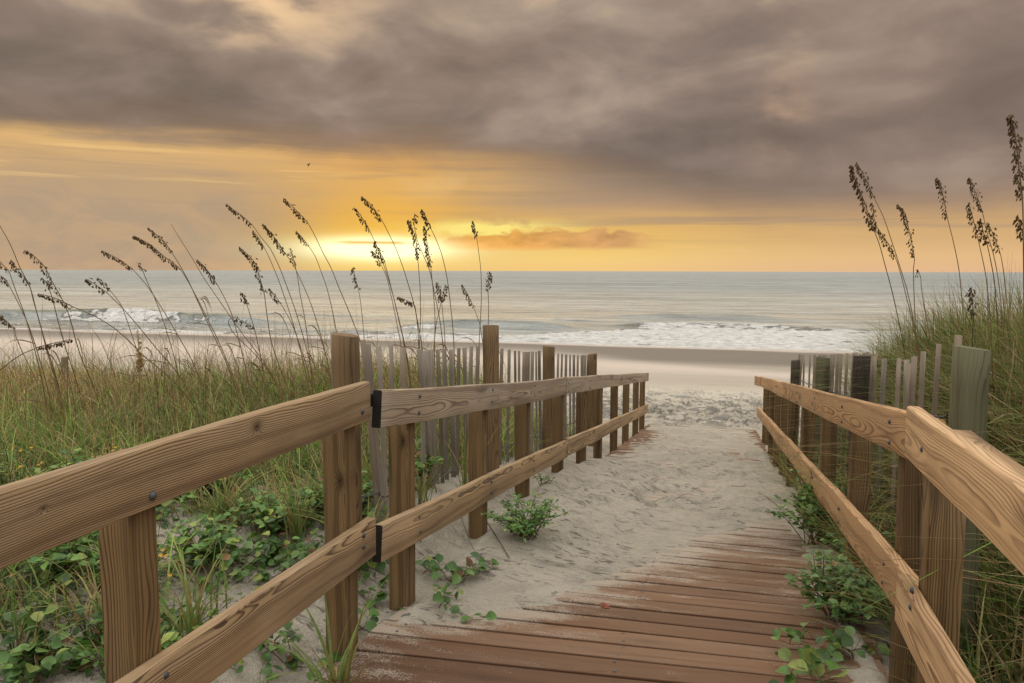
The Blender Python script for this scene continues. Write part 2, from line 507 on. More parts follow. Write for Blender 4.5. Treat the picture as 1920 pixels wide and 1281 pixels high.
def ground(x, y):
    x = np.asarray(x, float); y = np.asarray(y, float)
    n1 = fbm(x * .45, y * .45, 4); n2 = fbm(x * 2.2, y * 2.2, 4); n3 = fbm(x * 9, y * 9, 3)
    B = beach_z(y)
    # footprints and lumps on the loose dry beach
    lump = sstep(13.5, 15.5, y) * sstep(23.5, 20.5, y + n1 * 2)
    nl = fbm(x * 3.1, y * 3.1, 4)
    beach = B + lump * (np.clip(nl, -.6, .2) * .17 + .05 * fbm(x * 7, y * 7, 3)) + sstep(21, 26, y) * .02 * n1
    D = np.where(y < YEND, deck_z(y), B)
    # left dune
    fallL = sstep(6.0, 11.0, y + n1 * 1.0 - 1.6 * np.exp(-((x + 1.6) / 1.6) ** 2))
    topL = .04 + .17 * sstep(.4, 3.2, -x) + .10 * n1 + .035 * n2 + .006 * n3 - .05 * sstep(3.0, 1.0, y)
    dl = topL * (1 - fallL) + beach * fallL
    far_ = sstep(13.0, 15.5, y)
    fz = (np.interp(y, _FY, _FZ) + .02 * n2) * (1 - far_) + beach * far_
    rz = (np.interp(y, _RY, _RZ) + .012 * n2) * (1 - far_) + beach * far_
    wl = sstep(-.45, -2.0, x)
    wf = sstep(-.08, -.42, x)
    left = dl * wl + (fz * wf + rz * (1 - wf)) * (1 - wl)
    # right dune
    fallR = sstep(8.5, 13.0, y + n1)
    topR = .02 + .36 * sstep(2.2, 4.0, x) + .10 * n1 + .03 * n2 + .005 * n3
    dr = topR * (1 - fallR) + beach * fallR
    sideR = np.where(y < YEND, D - .03, B) + .05 * n2 + .05 * sstep(3, 5, y) * sstep(9, 7, y)
    wr = sstep(1.95, 3.2, x)
    right = dr * wr + sideR * (1 - wr)
    # sand lying on the boardwalk
    xb = np.interp(y, _BY, _BX) + .10 * n2 + .07 * n3 + (.05 + .11 * sstep(2.8, 3.4, y)) * fbm(x * 1.3, y * 13, 3)
    s = xb - x
    T = np.where(s > 0, .004 + np.minimum(s * .05, .035), np.maximum(s * .5, -.25))
    xr = 1.76 + .10 * n2 + .05 * n3 + .07 * fbm(x * 1.5, y * 13, 3)
    s2 = x - xr
    yr = sstep(2.3, 2.7, y)
    T2 = np.where(s2 > 0, .004 + s2 * .16, np.maximum(s2 * .6, -.25)) * yr - .25 * (1 - yr)
    T = np.maximum(T, T2)
    # far end of the ramp is swept thin
    thin = sstep(8.8, 12.0, y + .9 * sstep(.9, 0, x) * 2 + n2 * .9)
    T = T * (1 - thin) + thin * (.011 + .010 * n2 + .007 * n3 + .012 * fbm(x * 1.2, y * 12, 2) - .016 * sstep(.5, .05, x) * sstep(14.0, 12.8, y) - .014 * sstep(1.6, 1.85, x))
    T = T + .010 * n2 * sstep(.1, .6, s) * (1 - thin) + .005 * n3 * sstep(.0, .3, s) * (1 - thin)
    mound = np.clip(np.interp(y, _RY, _RZ) - deck_z(y), 0, 1) * np.exp(-(np.clip(x, 0, 9) / .42) ** 2) * sstep(2.7, 3.6, y)
    pits = fbm(x * 4.2 + 3, y * 3.4, 3)
    T = T + (1 - thin) * sstep(.25, .9, s) * (np.clip(pits, -.5, .08) * .12 + .018 * fbm(x * 15, y * 13, 3)) * sstep(3.2, 3.8, y)
    walk = np.where(y < YEND, D + T + mound * 1.05, beach)
    bl = sstep(-.10, .02, x)
    br = sstep(1.80, 1.92, x)
    z = left * (1 - bl) + walk * bl
    z = z * (1 - br) + right * br
    w = sstep(YEND - .05, YEND + .5, y)
    z = z * (1 - w * ((x > -.6) & (x < 2.4))) + beach * w * ((x > -.6) & (x < 2.4))
    if x.size > 1000:
        rf = np.random.default_rng(21)
        for k in range(430):
            if k < 130:
                fx, fy = rf.uniform(.05, 1.75), rf.uniform(3.4, 12.5)
                amp = .016 if fx < xbw(fy) else 0
            else:
                fx, fy = rf.uniform(-1.5, 6.5), rf.uniform(14.7, 21.5); amp = .045
            if amp == 0: continue
            an = rf.normal(0, .5) + (math.pi if rf.random() < .5 else 0)
            la, wa = rf.uniform(.10, .15), rf.uniform(.042, .060)
            m_ = (np.abs(x - fx) < .4) & (np.abs(y - fy) < .4)
            dx, dy = x[m_] - fx, y[m_] - fy
            u = (dy * math.cos(an) + dx * math.sin(an)) / la; v = (dx * math.cos(an) - dy * math.sin(an)) / (wa * (1 + .25 * u))
            r2 = u * u + v * v
            z[m_] += amp * rf.uniform(.6, 1.2) * (-np.exp(-(r2 / .8) ** 2) + .55 * np.exp(-((np.sqrt(r2) - 1.3) / .32) ** 2))
    # behind the viewer the dune path goes on level
    return z


def gz(x, y):
    return float(ground(np.array([x]), np.array([y]))[0])


def axis(parts):
    out = []
    for a, b_, st in parts:
        n = max(1, int(round((b_ - a) / st)))
        out.append(np.linspace(a, b_, n, endpoint=False))
    out.append(np.array([parts[-1][1]]))
    return np.concatenate(out)


def grid_mesh(name, xs, ys, zf, attrs):
    XX, YY = np.meshgrid(xs, ys)
    x = XX.ravel(); y = YY.ravel()
    z = zf(x, y)
    nx, ny = len(xs), len(ys)
    i = np.arange(nx * ny).reshape(ny, nx)
    q = np.stack([i[:-1, :-1], i[:-1, 1:], i[1:, 1:], i[1:, :-1]], -1).reshape(-1, 4)
    at = {k: f(x, y, z) for k, f in attrs.items()}
    return np_mesh(name, np.stack([x, y, z], 1), q, None, at)


gx = axis([(-3000, -400, 400), (-400, -60, 20), (-60, -14, 2), (-14, -4, .25), (-4, -.7, .06), (-.7, 2.3, .022), (2.3, 6, .06), (6, 16, .25), (16, 60, 2), (60, 400, 20), (400, 3000, 400)])
gy = axis([(-300, -30, 20), (-30, -3, 1), (-3, 1, .15), (1, 8, .024), (8, 15, .045), (15, 24, .07), (24, 50, .4), (50, 120, 5), (120, 1000, 100), (1000, 40000, 3000)])


def wet_f(x, y, z):
    n = fbm(x * .10, y * .28, 3)
    n2 = fbm(x * .05 + 9, y * .1 + 4, 2)
    swash = sstep(29.5, 33.5, y + n * 1.4)                       # dark wet slope near the water
    left = sstep(3, -10, x)
    runnel = np.exp(-((y - 27.3 - left * 3.5 - n * 1.6 - n2 * 2) / (1.0 + 4.6 * left)) ** 2)
    return np.clip(swash * .8 * (1 - runnel * .9), 0, 1)


def film_sheen_f(x, y, z):
    n = fbm(x * .10, y * .28, 3)
    n2 = fbm(x * .05 + 9, y * .1 + 4, 2)
    left = sstep(3, -10, x)
    r = np.exp(-((y - 27.3 - left * 3.5 - n * 1.6 - n2 * 2) / (1.0 + 4.6 * left)) ** 2)
    edge = sstep(42.4, 44.2, y + n * 1.6)
    return np.clip(r + edge, 0, 1)


ground_me = grid_mesh('sand_ground', gx, gy, ground, {'wet': wet_f, 'film_sheen': film_sheen_f})
m, nt, b = material('pale_sand')
geo = nt.new('ShaderNodeNewGeometry')
pos = X(nt, geo.outputs['Position'])
px_, py_, pz_ = nt.sep(pos)
na = nt.noise(pos, 1.6, 5, .6)
nbk = nt.noise(nt.xyz(px_ * 5.0, py_ * 7.0, pz_ * 5.0), 1.0, 5, .62)
ng = nt.noise(pos, 230.0, 2, .7)
nd = nt.noise(nt.xyz(px_ * 10.0, py_ * 26.0, 0.0), 1.0, 4, .65, .7)
c = nt.ramp(na, [(.3, (.43, .39, .32)), (.7, (.55, .50, .415))])
c = nt.mix(nt.sst(.48, .68, nbk) * .3, c, (.33, .295, .25))
debris = nt.sst(.56, .66, nd) * nt.sst(.40, .58, nt.noise(pos, 1.3, 3, .5)) * nt.sst(1.2, 2.0, py_) * nt.sst(26.0, 20.0, py_)
c = nt.mix(debris * .72, c, (.11, .105, .095))
smudge = nt.sst(.50, .66, nt.noise(nt.xyz(px_ * 4.0, py_ * 6.0, 3.0), 1.0, 5, .7, .4)) * nt.sst(1.75, .9, px_ + (na - .5)) * nt.sst(3.0, 4.0, py_) * nt.sst(14.0, 11.0, py_)
c = nt.mix(smudge * .50, c, (.20, .185, .16))
# bluish shade of dents in the loose beach, painted into the colour
dent_shade = nt.sst(.49, .58, nt.noise(nt.xyz(px_ * 3.2, py_ * 4.2, 0.0), 1.0, 5, .66, .5)) * nt.sst(14.4, 15.6, py_) * nt.sst(22.5, 19.5, py_)
c = nt.mix(dent_shade * .62, c, (.15, .155, .155))
c = nt.mix(1.0, c, nt.ramp(ng, [(.3, .84), (.7, 1.14)]), 'MULTIPLY')
wet = nt.attr('wet', 'Fac'); film_sheen = nt.attr('film_sheen', 'Fac')
smoothb = nt.sst(20.5, 24.0, py_ + (na - .5) * 3.0)
c = nt.mix(smoothb, c, nt.ramp(nt.noise(nt.xyz(px_ * .12, py_ * .9, 0.0), 1.0, 4, .6), [(.3, (.33, .29, .24)), (.7, (.40, .355, .295))]))
c = nt.mix(wet, c, (.115, .10, .088))
nt.put(b.inputs['Specular IOR Level'], .35 - wet * .22)
c = nt.mix(film_sheen * .8, c, (.48, .42, .38))  # pale sky reflection of the water film painted into the sand colour
nt.put(b.inputs['Base Color'], c)
rg = nt.mix(nt.math('MAXIMUM', wet * .5, film_sheen), (.95, .95, .95), (.42, .42, .42))
nt.put(b.inputs['Roughness'], rg)
lo = nt.sst(21.0, 17.0, py_)
hgt = nt.noise(pos, 9.0, 6, .68) * 1.0 + ng * .10 - debris * .25 - dent_shade * .8
nt.put(b.inputs['Normal'], nt.bump(hgt * lo, 1.0, .09))
M['sand'] = m
ground_o = link_mesh('sand_ground', ground_me, m, origin=(0, 0, 0))
tag(ground_o, 'pale dune sand and beach running down to the sea', 'sand', kind='structure')

# ------------------------------------------------------------------ sea
def breaker(x, y):
    """swell ridges near the shore; returns height"""
    n = fbm(x * .06, y * .03, 3); n2 = fbm(x * .35, y * .5, 3)
    h = np.zeros_like(x)
    # big wave at left
    yc = 55.0 + 1.8 * n + .012 * (x + 42)
    env = sstep(-84, -64, x) * sstep(-29, -39, x) * (.72 + .5 * vnoise(x * .12, 0 * x))
    d = y - yc
    prof = np.where(d < 0, np.exp(-(d / .85) ** 2), np.exp(-(d / 3.2) ** 2))
    h = h + env * (1.0 + .14 * n2) * prof * .74
    # its right shoulder
    yc2 = 57.5 + 2.0 * n
    env2 = sstep(-24, -18, x) * sstep(-8, -13, x)
    d2 = y - yc2
    h = h + env2 * .5 * np.where(d2 < 0, np.exp(-(d2 / .9) ** 2), np.exp(-(d2 / 3) ** 2))
    # small wave at right
    yc3 = 61 + 2.0 * n
    env3 = sstep(-9, -3, x) * sstep(12, 5, x)
    d3 = y - yc3
    h = h + env3 * .24 * np.where(d3 < 0, np.exp(-(d3 / 1.0) ** 2), np.exp(-(d3 / 3) ** 2))
    yc4 = 74 + 3 * n
    env4 = sstep(-12, -3, x) * sstep(10, 2, x) + sstep(14, 20, x) * sstep(30, 24, x)
    d4 = y - yc4
    h = h + env4 * .42 * np.where(d4 < 0, np.exp(-(d4 / 1.3) ** 2), np.exp(-(d4 / 4) ** 2))
    return h


def sea_h(x, y):
    n = fbm(x * .05, y * .16, 4)
    n2 = fbm(x * .4, y * .9, 3)
    near = sstep(42, 52, y) * np.exp(-np.clip(y - 60, 0, None) / 160.0)
    foam = foam_f(x, y, 0)
    z = SEA_Z + breaker(x, y) + near * (.16 * n + .05 * n2)
    z = z + foam * sstep(45, 49, y) * (.10 + .16 * np.abs(fbm(x * 1.3, y * 1.5, 3)))
    return z


def foam_f(x, y, z):
    n = fbm(x * .10, y * .25, 3); n2 = fbm(x * .55, y * .8, 4)
    n4 = fbm(x * .03 + 5, y * .02, 2)
    # shore break: a band from the swash line outwards, wider at right
    wid = 1.6 + 2.5 * sstep(-24, -12, x) + 10.0 * sstep(-14, -3, x) * sstep(26, 12, x) + 2.0 * n
    f1 = sstep(43.0 + 1.4 * n, 45.0 + 1.4 * n, y) * sstep(45.0 + wid + 2.5, 45.0 + wid - 1.5, y + n2 * 2.5)
    # broken face and skirt of the left wave
    yc = 55.0 + 1.8 * fbm(x * .06, y * .03, 3)
    ex = sstep(-57, -50.5, x + n2 * 5) * sstep(-36.5, -45, x + n2 * 7)
    f2 = ex * sstep(yc - 5.0, yc - 2.2, y + n2 * 1.5) * sstep(yc + 1.2, yc - .2, y + n2 * 1.2)
    yc3 = 61 + 2.0 * fbm(x * .06, y * .03, 3)
    f3 = sstep(-9, -4, x) * sstep(14, 4, x) * sstep(yc3 - 7, yc3 - 2, y + n2 * 2) * sstep(yc3 + 1.6, yc3 + .1, y + n2 * 2)
    f5 = np.exp(-((x + 20.5) / 2.6) ** 2) * sstep(51, 53, y + n2) * sstep(58, 55, y + n2 * 2)
    l1 = np.exp(-((y - 48.6 - 1.8 * n - .5 * n2) / .55) ** 2) * .85 * sstep(-.35, .1, n2 + .3)
    l2 = np.exp(-((y - 66.0 - 3.0 * n - .8 * n2) / .8) ** 2) * .7 * sstep(-.1, .3, n4 + n2 * .5)
    f1 = np.maximum(f1, np.maximum(l1, l2))
    f6 = .40 * sstep(44, 46, y) * sstep(58, 52, y + n2 * 4) * sstep(-.25, .5, n + n2 * .6)
    return np.clip(np.maximum(np.maximum(np.maximum(f1 * .95, f2 * .92), np.maximum(f3 * .85, f5)), f6), 0, 1)


sx = axis([(-20000, -1000, 1900), (-1000, -140, 40), (-140, -80, 2.0), (-80, 40, .34), (40, 120, 2.0), (120, 1000, 40), (1000, 20000, 1900)])
sy = axis([(40.5, 66, .17), (66, 120, .6), (120, 300, 4), (300, 1000, 30), (1000, 5000, 400), (5000, 40000, 3500)])
sea_me = grid_mesh('sea', sx, sy, lambda x, y: sea_h(x, y) - .0 * y, {'foam': foam_f})
m, nt, b = material('grey_green_water')
geo = nt.new('ShaderNodeNewGeometry')
pos = X(nt, geo.outputs['Position'])
px_, py_, pz_ = nt.sep(pos)
foam = nt.attr('foam', 'Fac')
fn = nt.noise(nt.xyz(px_ * .9, py_ * 1.1, 0.0), 1.0, 7, .68, .8)
fn2 = nt.noise(nt.xyz(px_ * .35, py_ * .9, 4.0), 1.0, 5, .6, 1.2)
fm = nt.sst(.50, .60, fn * .65 + fn2 * .35 + (foam - .60) * .52) * nt.sst(.02, .2, foam)
wcol = nt.ramp(nt.noise(nt.xyz(px_ * .012, py_ * .07, 0.0), 1.0, 7, .68), [(.34, (.145, .172, .175)), (.64, (.34, .368, .368))])  # darker swell lines painted into the water colour
ripple_shade = nt.noise(nt.xyz(px_ * .13, py_ * .42, 1.0), 1.0, 5, .66, .3)
wcol = nt.mix(1.0, wcol, nt.ramp(ripple_shade, [(.36, (.62, .64, .65)), (.62, (1.3, 1.29, 1.27))]), 'MULTIPLY')  # light and dark of the ripples painted into the water colour
face = nt.sst(.25, .95, pz_ - SEA_Z)
wcol = nt.mix(face, wcol, (.10, .125, .085))
c = nt.mix(fm, wcol, nt.ramp(nt.noise(nt.xyz(px_ * 1.6, py_ * 2.4, 8.0), 1.0, 6, .7), [(.34, (.36, .37, .36)), (.58, (.66, .655, .64))]))
nt.put(b.inputs['Base Color'], c)
far = nt.sst(45.0, 260.0, py_)
nt.put(b.inputs['Roughness'], nt.math('MAXIMUM', fm * .8, far * .30 + .20))
b.inputs['IOR'].default_value = 1.33
b.inputs['Specular IOR Level'].default_value = .5
w1 = nt.noise(nt.xyz(px_ * .16, py_ * .55, 0.0), 1.0, 5, .62, .4)
w2 = nt.noise(nt.xyz(px_ * .9, py_ * 2.6, 2.0), 1.0, 4, .6, .3)
w3 = nt.noise(nt.xyz(px_ * .02, py_ * .09, 6.0), 1.0, 4, .6, .3)
nt.put(b.inputs['Normal'], nt.bump(w1 * 1.0 + w2 * .42 + w3 * 5.0 + fm * .35, .95, 1.0))
sea_o = link_mesh('sea', sea_me, m, origin=(0, 60, SEA_Z))
tag(sea_o, 'grey green ocean with breaking waves and white foam up to the horizon', 'sea', kind='structure')

# ------------------------------------------------------------------ boards
def rr_profile(W, T, r, rt, n=3):
    """rounded rectangle in (y = width, z = thickness); rt rounds the two +y corners"""
    pts = []
    for (sy_, sz_, q, rad) in ((1, 1, 0, rt), (1, -1, 3, rt), (-1, -1, 2, r), (-1, 1, 1, r)):
        cy, cz = sy_ * (W / 2 - rad), sz_ * (T / 2 - rad)
        arc = []
        for k in range(n + 1):
            a = math.pi / 2 * k / n
            arc.append((cy + sy_ * rad * math.cos(a), cz + sz_ * rad * math.sin(a)))
        # order so that the outline runs one way round
        if (sy_ > 0) == (sz_ > 0): arc = arc[::-1]
        pts += arc
    return pts


def board(name, a, b_, W, T, mat, parent, up=(0, 0, 1), r=.004, rt=None, warp=.0025, seed=0, tone=.5, pith=None, ox=None,
          dark_ends=(False, False), drift=None, bevel_end=0.0, seg=.10, mats2=None, sag=0.0):
    rs = random.Random(seed)
    a = Vector(a); b_ = Vector(b_)
    Xa = (b_ - a); L = Xa.length; Xa.normalize()
    up = Vector(up)
    Ya = (up - Xa * up.dot(Xa)).normalized()
    Za = Xa.cross(Ya)
    prof = rr_profile(W, T, r, r if rt is None else rt)
    n = max(2, int(L / seg))
    if pith is None:
        pith = (rs.uniform(-.05, .05), rs.choice((-1, 1)) * rs.uniform(.035, .07))
    dr = drift if drift is not None else (rs.uniform(-.012, .012), rs.uniform(-.012, .012))
    o_ = rs.uniform(0, 90)
    ox = o_ if ox is None else ox
    ph = [rs.uniform(0, 6.28) for _ in range(4)]
    verts, wc = [], []
    for i in range(n + 1):
        x = L * i / n
        wy = warp * (math.sin(x * 2.1 + ph[0]) + .5 * math.sin(x * 5.3 + ph[1])) - sag * 4 * (i / n) * (1 - i / n)
        wz = warp * (math.sin(x * 1.7 + ph[2]) + .4 * math.sin(x * 6.1 + ph[3]))
        for k, (y, z) in enumerate(prof):
            chip = warp * .35 * (rs.random() - .5)
            yy, zz = y + wy + chip, z + wz + chip
            verts.append(a + Xa * x + Ya * yy + Za * zz)
            wc.append((x + ox, y + pith[0] + dr[0] * x, z + pith[1] + dr[1] * x))
    m_ = len(prof)
    faces = []
    for i in range(n):
        for k in range(m_):
            k2 = (k + 1) % m_
            faces.append((i * m_ + k, i * m_ + k2, (i + 1) * m_ + k2, (i + 1) * m_ + k))
    faces.append(tuple(range(m_))[::-1])
    faces.append(tuple(n * m_ + k for k in range(m_)))
    me = bpy.data.meshes.new(name)
    me.from_pydata(verts, [], faces)
    at = me.attributes.new('wc', 'FLOAT_VECTOR', 'POINT')
    at.data.foreach_set('vector', [c_ for v in wc for c_ in v])
    at = me.attributes.new('tone', 'FLOAT', 'POINT')
    at.data.foreach_set('value', [tone] * len(verts))
    bm = bmesh.new(); bm.from_mesh(me); bmesh.ops.recalc_face_normals(bm, faces=bm.faces); bm.to_mesh(me); bm.free()
    mats = [mat, M['end']]
    nf = len(me.polygons)
    for p in me.polygons:
        p.use_smooth = len(p.vertices) == 4
    # crisp caps
    if dark_ends[0]: me.polygons[nf - 2].material_index = 1
    if dark_ends[1]: me.polygons[nf - 1].material_index = 1
    return link_mesh(name, me, mats, parent, (a + b_) / 2)


def pole(name, a, b_, r0, r1, mat, parent, seed=0, tone=.5, n=20, tilt=.03):
    rs = random.Random(seed)
    a = Vector(a); b_ = Vector(b_)
    Xa = b_ - a; L = Xa.length; Xa.normalize()
    Ya = Vector((0, 1, 0)); Ya = (Ya - Xa * Ya.dot(Xa)).normalized(); Za = Xa.cross(Ya)
    ns = 12
    verts, wc = [], []
    ox = rs.uniform(0, 50); ph = [rs.uniform(0, 6.28) for _ in range(4)]
    rings = [(i / ns, 1.0) for i in range(ns + 1)] + [(1.0, .93)]
    for j, (t, k_) in enumerate(rings):
        for k in range(n):
            an = 6.28318 * k / n
            r = (r0 + (r1 - r0) * t) * (1 + .012 * math.sin(2 * an + ph[0] + t) + .018 * math.sin(5 * an + ph[1] + 3 * t)) * k_
            if abs(an - ph[2]) < .17: r *= .965
            x = L * t + (tilt * math.cos(an + ph[3]) * r1 / .06 * .25 if t > .97 else 0) + (.004 if k_ < 1 else 0)
            y, z = r * math.cos(an), r * math.sin(an)
            verts.append(a + Xa * x + Ya * y + Za * z)
            wc.append((x + ox, y + .01, z + .02))
    faces = []
    for i in range(len(rings) - 1):
        for k in range(n):
            k2 = (k + 1) % n
            faces.append((i * n + k, i * n + k2, (i + 1) * n + k2, (i + 1) * n + k))
    faces.append(tuple((len(rings) - 1) * n + k for k in range(n)))
    me = bpy.data.meshes.new(name)
    me.from_pydata(verts, [], faces)
    at = me.attributes.new('wc', 'FLOAT_VECTOR', 'POINT'); at.data.foreach_set('vector', [c_ for v in wc for c_ in v])
    at = me.attributes.new('tone', 'FLOAT', 'POINT'); at.data.foreach_set('value', [tone] * len(verts))
    bm = bmesh.new(); bm.from_mesh(me); bmesh.ops.recalc_face_normals(bm, faces=bm.faces); bm.to_mesh(me); bm.free()
    for p in me.polygons: p.use_smooth = len(p.vertices) == 4
    return link_mesh(name, me, [mat], parent, a)


def tube_arrays(pts, radii, n=5):
    pts = [Vector(p) for p in pts]
    verts, faces = [], []
    for i, p in enumerate(pts):
        d = (pts[min(i + 1, len(pts) - 1)] - pts[max(i - 1, 0)]).normalized()
        s = d.cross(Vector((0, 1, .3))); s = s.normalized() if s.length > 1e-4 else Vector((1, 0, 0))
        u = d.cross(s)
        for k in range(n):
            a = 6.28318 * k / n
            verts.append(p + (s * math.cos(a) + u * math.sin(a)) * radii[i])
    for i in range(len(pts) - 1):
        for k in range(n):
            k2 = (k + 1) % n
            faces.append((i * n + k, i * n + k2, (i + 1) * n + k2, (i + 1) * n + k))
    return verts, faces


class MB:
    def __init__(s): s.v, s.f, s.c = [], [], []

    def add(s, verts, faces, col):
        o = len(s.v)
        s.v += [tuple(p) for p in verts]
        s.f += [tuple(i + o for i in f) for f in faces]
        s.c += [col] * len(verts) if not isinstance(col[0], (tuple, list)) else list(col)

    def tube(s, pts, r0, r1, col, n=4):
        k = len(pts) - 1
        v, f = tube_arrays(pts, [r0 + (r1 - r0) * i / k for i in range(k + 1)], n)
        s.add(v, f, col)

    def leaf(s, base, d, nrm, L, W, col, fold=.25, curl=.2, shape=(.55, 1.0, .8, .35)):
        d = Vector(d).normalized(); nrm = Vector(nrm)
        side = d.cross(nrm)
        side = side.normalized() if side.length > 1e-5 else Vector((1, 0, 0))
        nrm = side.cross(d).normalized()
        base = Vector(base)
        mid, lf, rt = [], [], []
        ts = (0.0, .22, .45, .70, .88)
        ws = (0.10,) + tuple(shape)
        for t, w in zip(ts, ws):
            p = base + d * (L * t) - nrm * (curl * L * t * t)
            mid.append(p)
            lf.append(p + side * (W / 2 * w) + nrm * (fold * W / 2 * w))
            rt.append(p - side * (W / 2 * w) + nrm * (fold * W / 2 * w))
        tip = base + d * L - nrm * (curl * L)
        v = mid + lf + rt + [tip]
        f = []
        for i in range(4):
            f.append((i, 5 + i, 6 + i, i + 1)); f.append((i, i + 1, 11 + i, 10 + i))
        f.append((4, 9, 15)); f.append((4, 15, 14))
        dk = tuple(c_ * .85 for c_ in col)
        s.add(v, f, [dk] * 5 + [col] * 11)

    def blade(s, pts, w, col, col2=None, side=None):
        pts = [Vector(p) for p in pts]
        k = len(pts) - 1
        v, cc = [], []
        for i, p in enumerate(pts):
            d = (pts[min(i + 1, k)] - pts[max(i - 1, 0)]).normalized()
            sd = side if side is not None else d.cross(Vector((0, 0, 1)))
            sd = Vector(sd)
            sd = sd.normalized() if sd.length > 1e-4 else Vector((1, 0, 0))
            t = i / k
            ww = w * (1 - t ** 2.2) * (.55 + .45 * min(1, t * 5)) * .5 + .0003
            v += [p - sd * ww, p + sd * ww]
            q = tuple(a_ + (b__ - a_) * t for a_, b__ in zip(col, col2 or col))
            cc += [q, q]
        s.add(v, [(2 * i, 2 * i + 1, 2 * i + 3, 2 * i + 2) for i in range(k)], cc)

    def build(s, name, mat, parent=None, origin=None):
        me = bpy.data.meshes.new(name)
        me.from_pydata(s.v, [], s.f)
        at = me.attributes.new('col', 'FLOAT_VECTOR', 'POINT')
        at.data.foreach_set('vector', [c_ for v in s.c for c_ in v])
        smooth(me)
        return link_mesh(name, me, [mat], parent, origin)


def bolt(parent, p, nrm, r=.011):
    """domed bolt head with a washer rim"""
    bm = bmesh.new()
    nrm = Vector(nrm).normalized()
    q = nrm.to_track_quat('Z', 'Y')
    rings = [(1.25, -.002), (1.25, .0012), (1.0, .0025), (.92, .006), (.62, .0085), (.25, .0096)]
    vs = []
    for rr, h in rings:
        vs.append([bm.verts.new(Vector(p) + q @ Vector((r * rr * math.cos(6.28318 * k / 10), r * rr * math.sin(6.28318 * k / 10), h * r / .011))) for k in range(10)])
    for i in range(len(vs) - 1):
        for k in range(10):
            bm.faces.new((vs[i][k], vs[i][(k + 1) % 10], vs[i + 1][(k + 1) % 10], vs[i + 1][k]))
    bm.faces.new(vs[-1])
    bmesh.ops.recalc_face_normals(bm, faces=bm.faces)
    me = bpy.data.meshes.new('bolt'); bm.to_mesh(me); bm.free(); smooth(me)
    return link_mesh('bolt', me, [M['steel']], parent, p)


# ------------------------------------------------------------------ boardwalk deck (one sheet of planks)
def build_deck():
    rs = random.Random(4)
    V, F, WC, TN, DU, SCR = [], [], [], [], [], []
    y = .2
    i = 0
    joists = [(-.02, .03), (.88, .93), (1.80, 1.85)]
    while y < YEND - .02:
        w = (.255 if y < 2.45 else .139) + rs.uniform(-.002, .002)
        gap = .0115 + rs.uniform(-.003, .005)
        skew = .075 * max(0.0, min(1.0, (4.2 - y) / 1.6))
        xl, xr = -.055 + rs.uniform(-.02, .015), 1.87 + rs.uniform(-.02, .02)
        if 2.3 < y < 3.0: xl -= rs.uniform(-.01, .03)
        prof = rr_profile(w, .038, .004, .009, 2)
        nseg = 14
        ox, oy, oz = rs.uniform(0, 90), rs.uniform(-.05, .05), rs.choice((-1, 1)) * rs.uniform(.03, .08)
        tn = rs.uniform(.15, .9)
        lift = rs.uniform(-.002, .003)
        cup = rs.uniform(-.002, .002)
        base = len(V)
        for s in range(nseg + 1):
            x = xl + (xr - xl) * s / nseg
            for (py, pz) in prof:
                yy = y + w / 2 + py - skew * 0 + (x - .9) * skew
                zc = float(deck_z(yy))
                V.append((x, yy, zc - .019 + pz + lift + cup * (py / w * 2) ** 2 + .0012 * math.sin(x * 3 + i)))
                WC.append((x + ox, py + oy, pz + oz)); TN.append(tn)
                DU.append(0)
        m_ = len(prof)
        for s in range(nseg):
            for k in range(m_):
                k2 = (k + 1) % m_
                F.append((base + s * m_ + k, base + s * m_ + k2, base + (s + 1) * m_ + k2, base + (s + 1) * m_ + k))
        F.append(tuple(base + k for k in range(m_))[::-1]); F.append(tuple(base + nseg * m_ + k for k in range(m_)))
        if y < 8:
            for sx_ in (.03, .91, 1.80):
                for sy_ in (-.30, .30):
                    cx_, cy_ = sx_ + rs.uniform(-.012, .012), y + w / 2 + sy_ * w + (sx_ - .9) * skew
                    b0 = len(V); zz = float(deck_z(cy_)) + .0022 + lift
                    for k in range(8):
                        V.append((cx_ + .0065 * math.cos(k * .7854), cy_ + .0065 * math.sin(k * .7854), zz)); WC.append((0, 0, 0)); TN.append(.5); DU.append(0)
                    SCR.append(len(F)); F.append(tuple(range(b0, b0 + 8)))
        y += w + gap
        i += 1
    VA = np.array(V)
    # sand grains lodged on boards: more beside the drifts and at the far end
    xb = np.interp(VA[:, 1], _BY, _BX)
    du = .22 + .75 * np.exp(-np.clip(VA[:, 0] - xb, 0, 9) / .28) + .12 * sstep(3, 6, VA[:, 1]) + .3 * sstep(1.35, 1.8, VA[:, 0])
    du = np.where(VA[:, 1] > 9, .72 - .45 * sstep(.5, .1, VA[:, 0]) - .35 * sstep(1.4, 1.8, VA[:, 0]), np.clip(du, 0, 1.1))
    me = bpy.data.meshes.new('deck_boards')
    me.from_pydata(V, [], F)
    for nme, val, typ in (('wc', [c_ for v in WC for c_ in v], 'FLOAT_VECTOR'), ('tone', TN, 'FLOAT'), ('dust', du.tolist(), 'FLOAT')):
        at = me.attributes.new(nme, typ, 'POINT')
        at.data.foreach_set('vector' if typ == 'FLOAT_VECTOR' else 'value', val)
    for k in SCR: me.polygons[k].material_index = 1
    root = thing('boardwalk', 'red brown plank boardwalk sloping down to the beach under drifted sand', 'boardwalk', (.9, 2.65, 0), kind='structure')
    link_mesh('deck_boards', me, [M['deck'], M['steel']], root)
    for x in (-.02, .9, 1.83):
        for (ya, yb) in ((.2, 2.68), (2.68, YEND - .05)):
            board('joist', (x, ya, float(deck_z(ya)) - .04 - .092), (x, yb, float(deck_z(yb)) - .04 - .092), .18, .038, M['pine_post'], root, seed=int(x * 10 + ya), seg=1.0)

build_deck()

# ------------------------------------------------------------------ railings
BH = .145


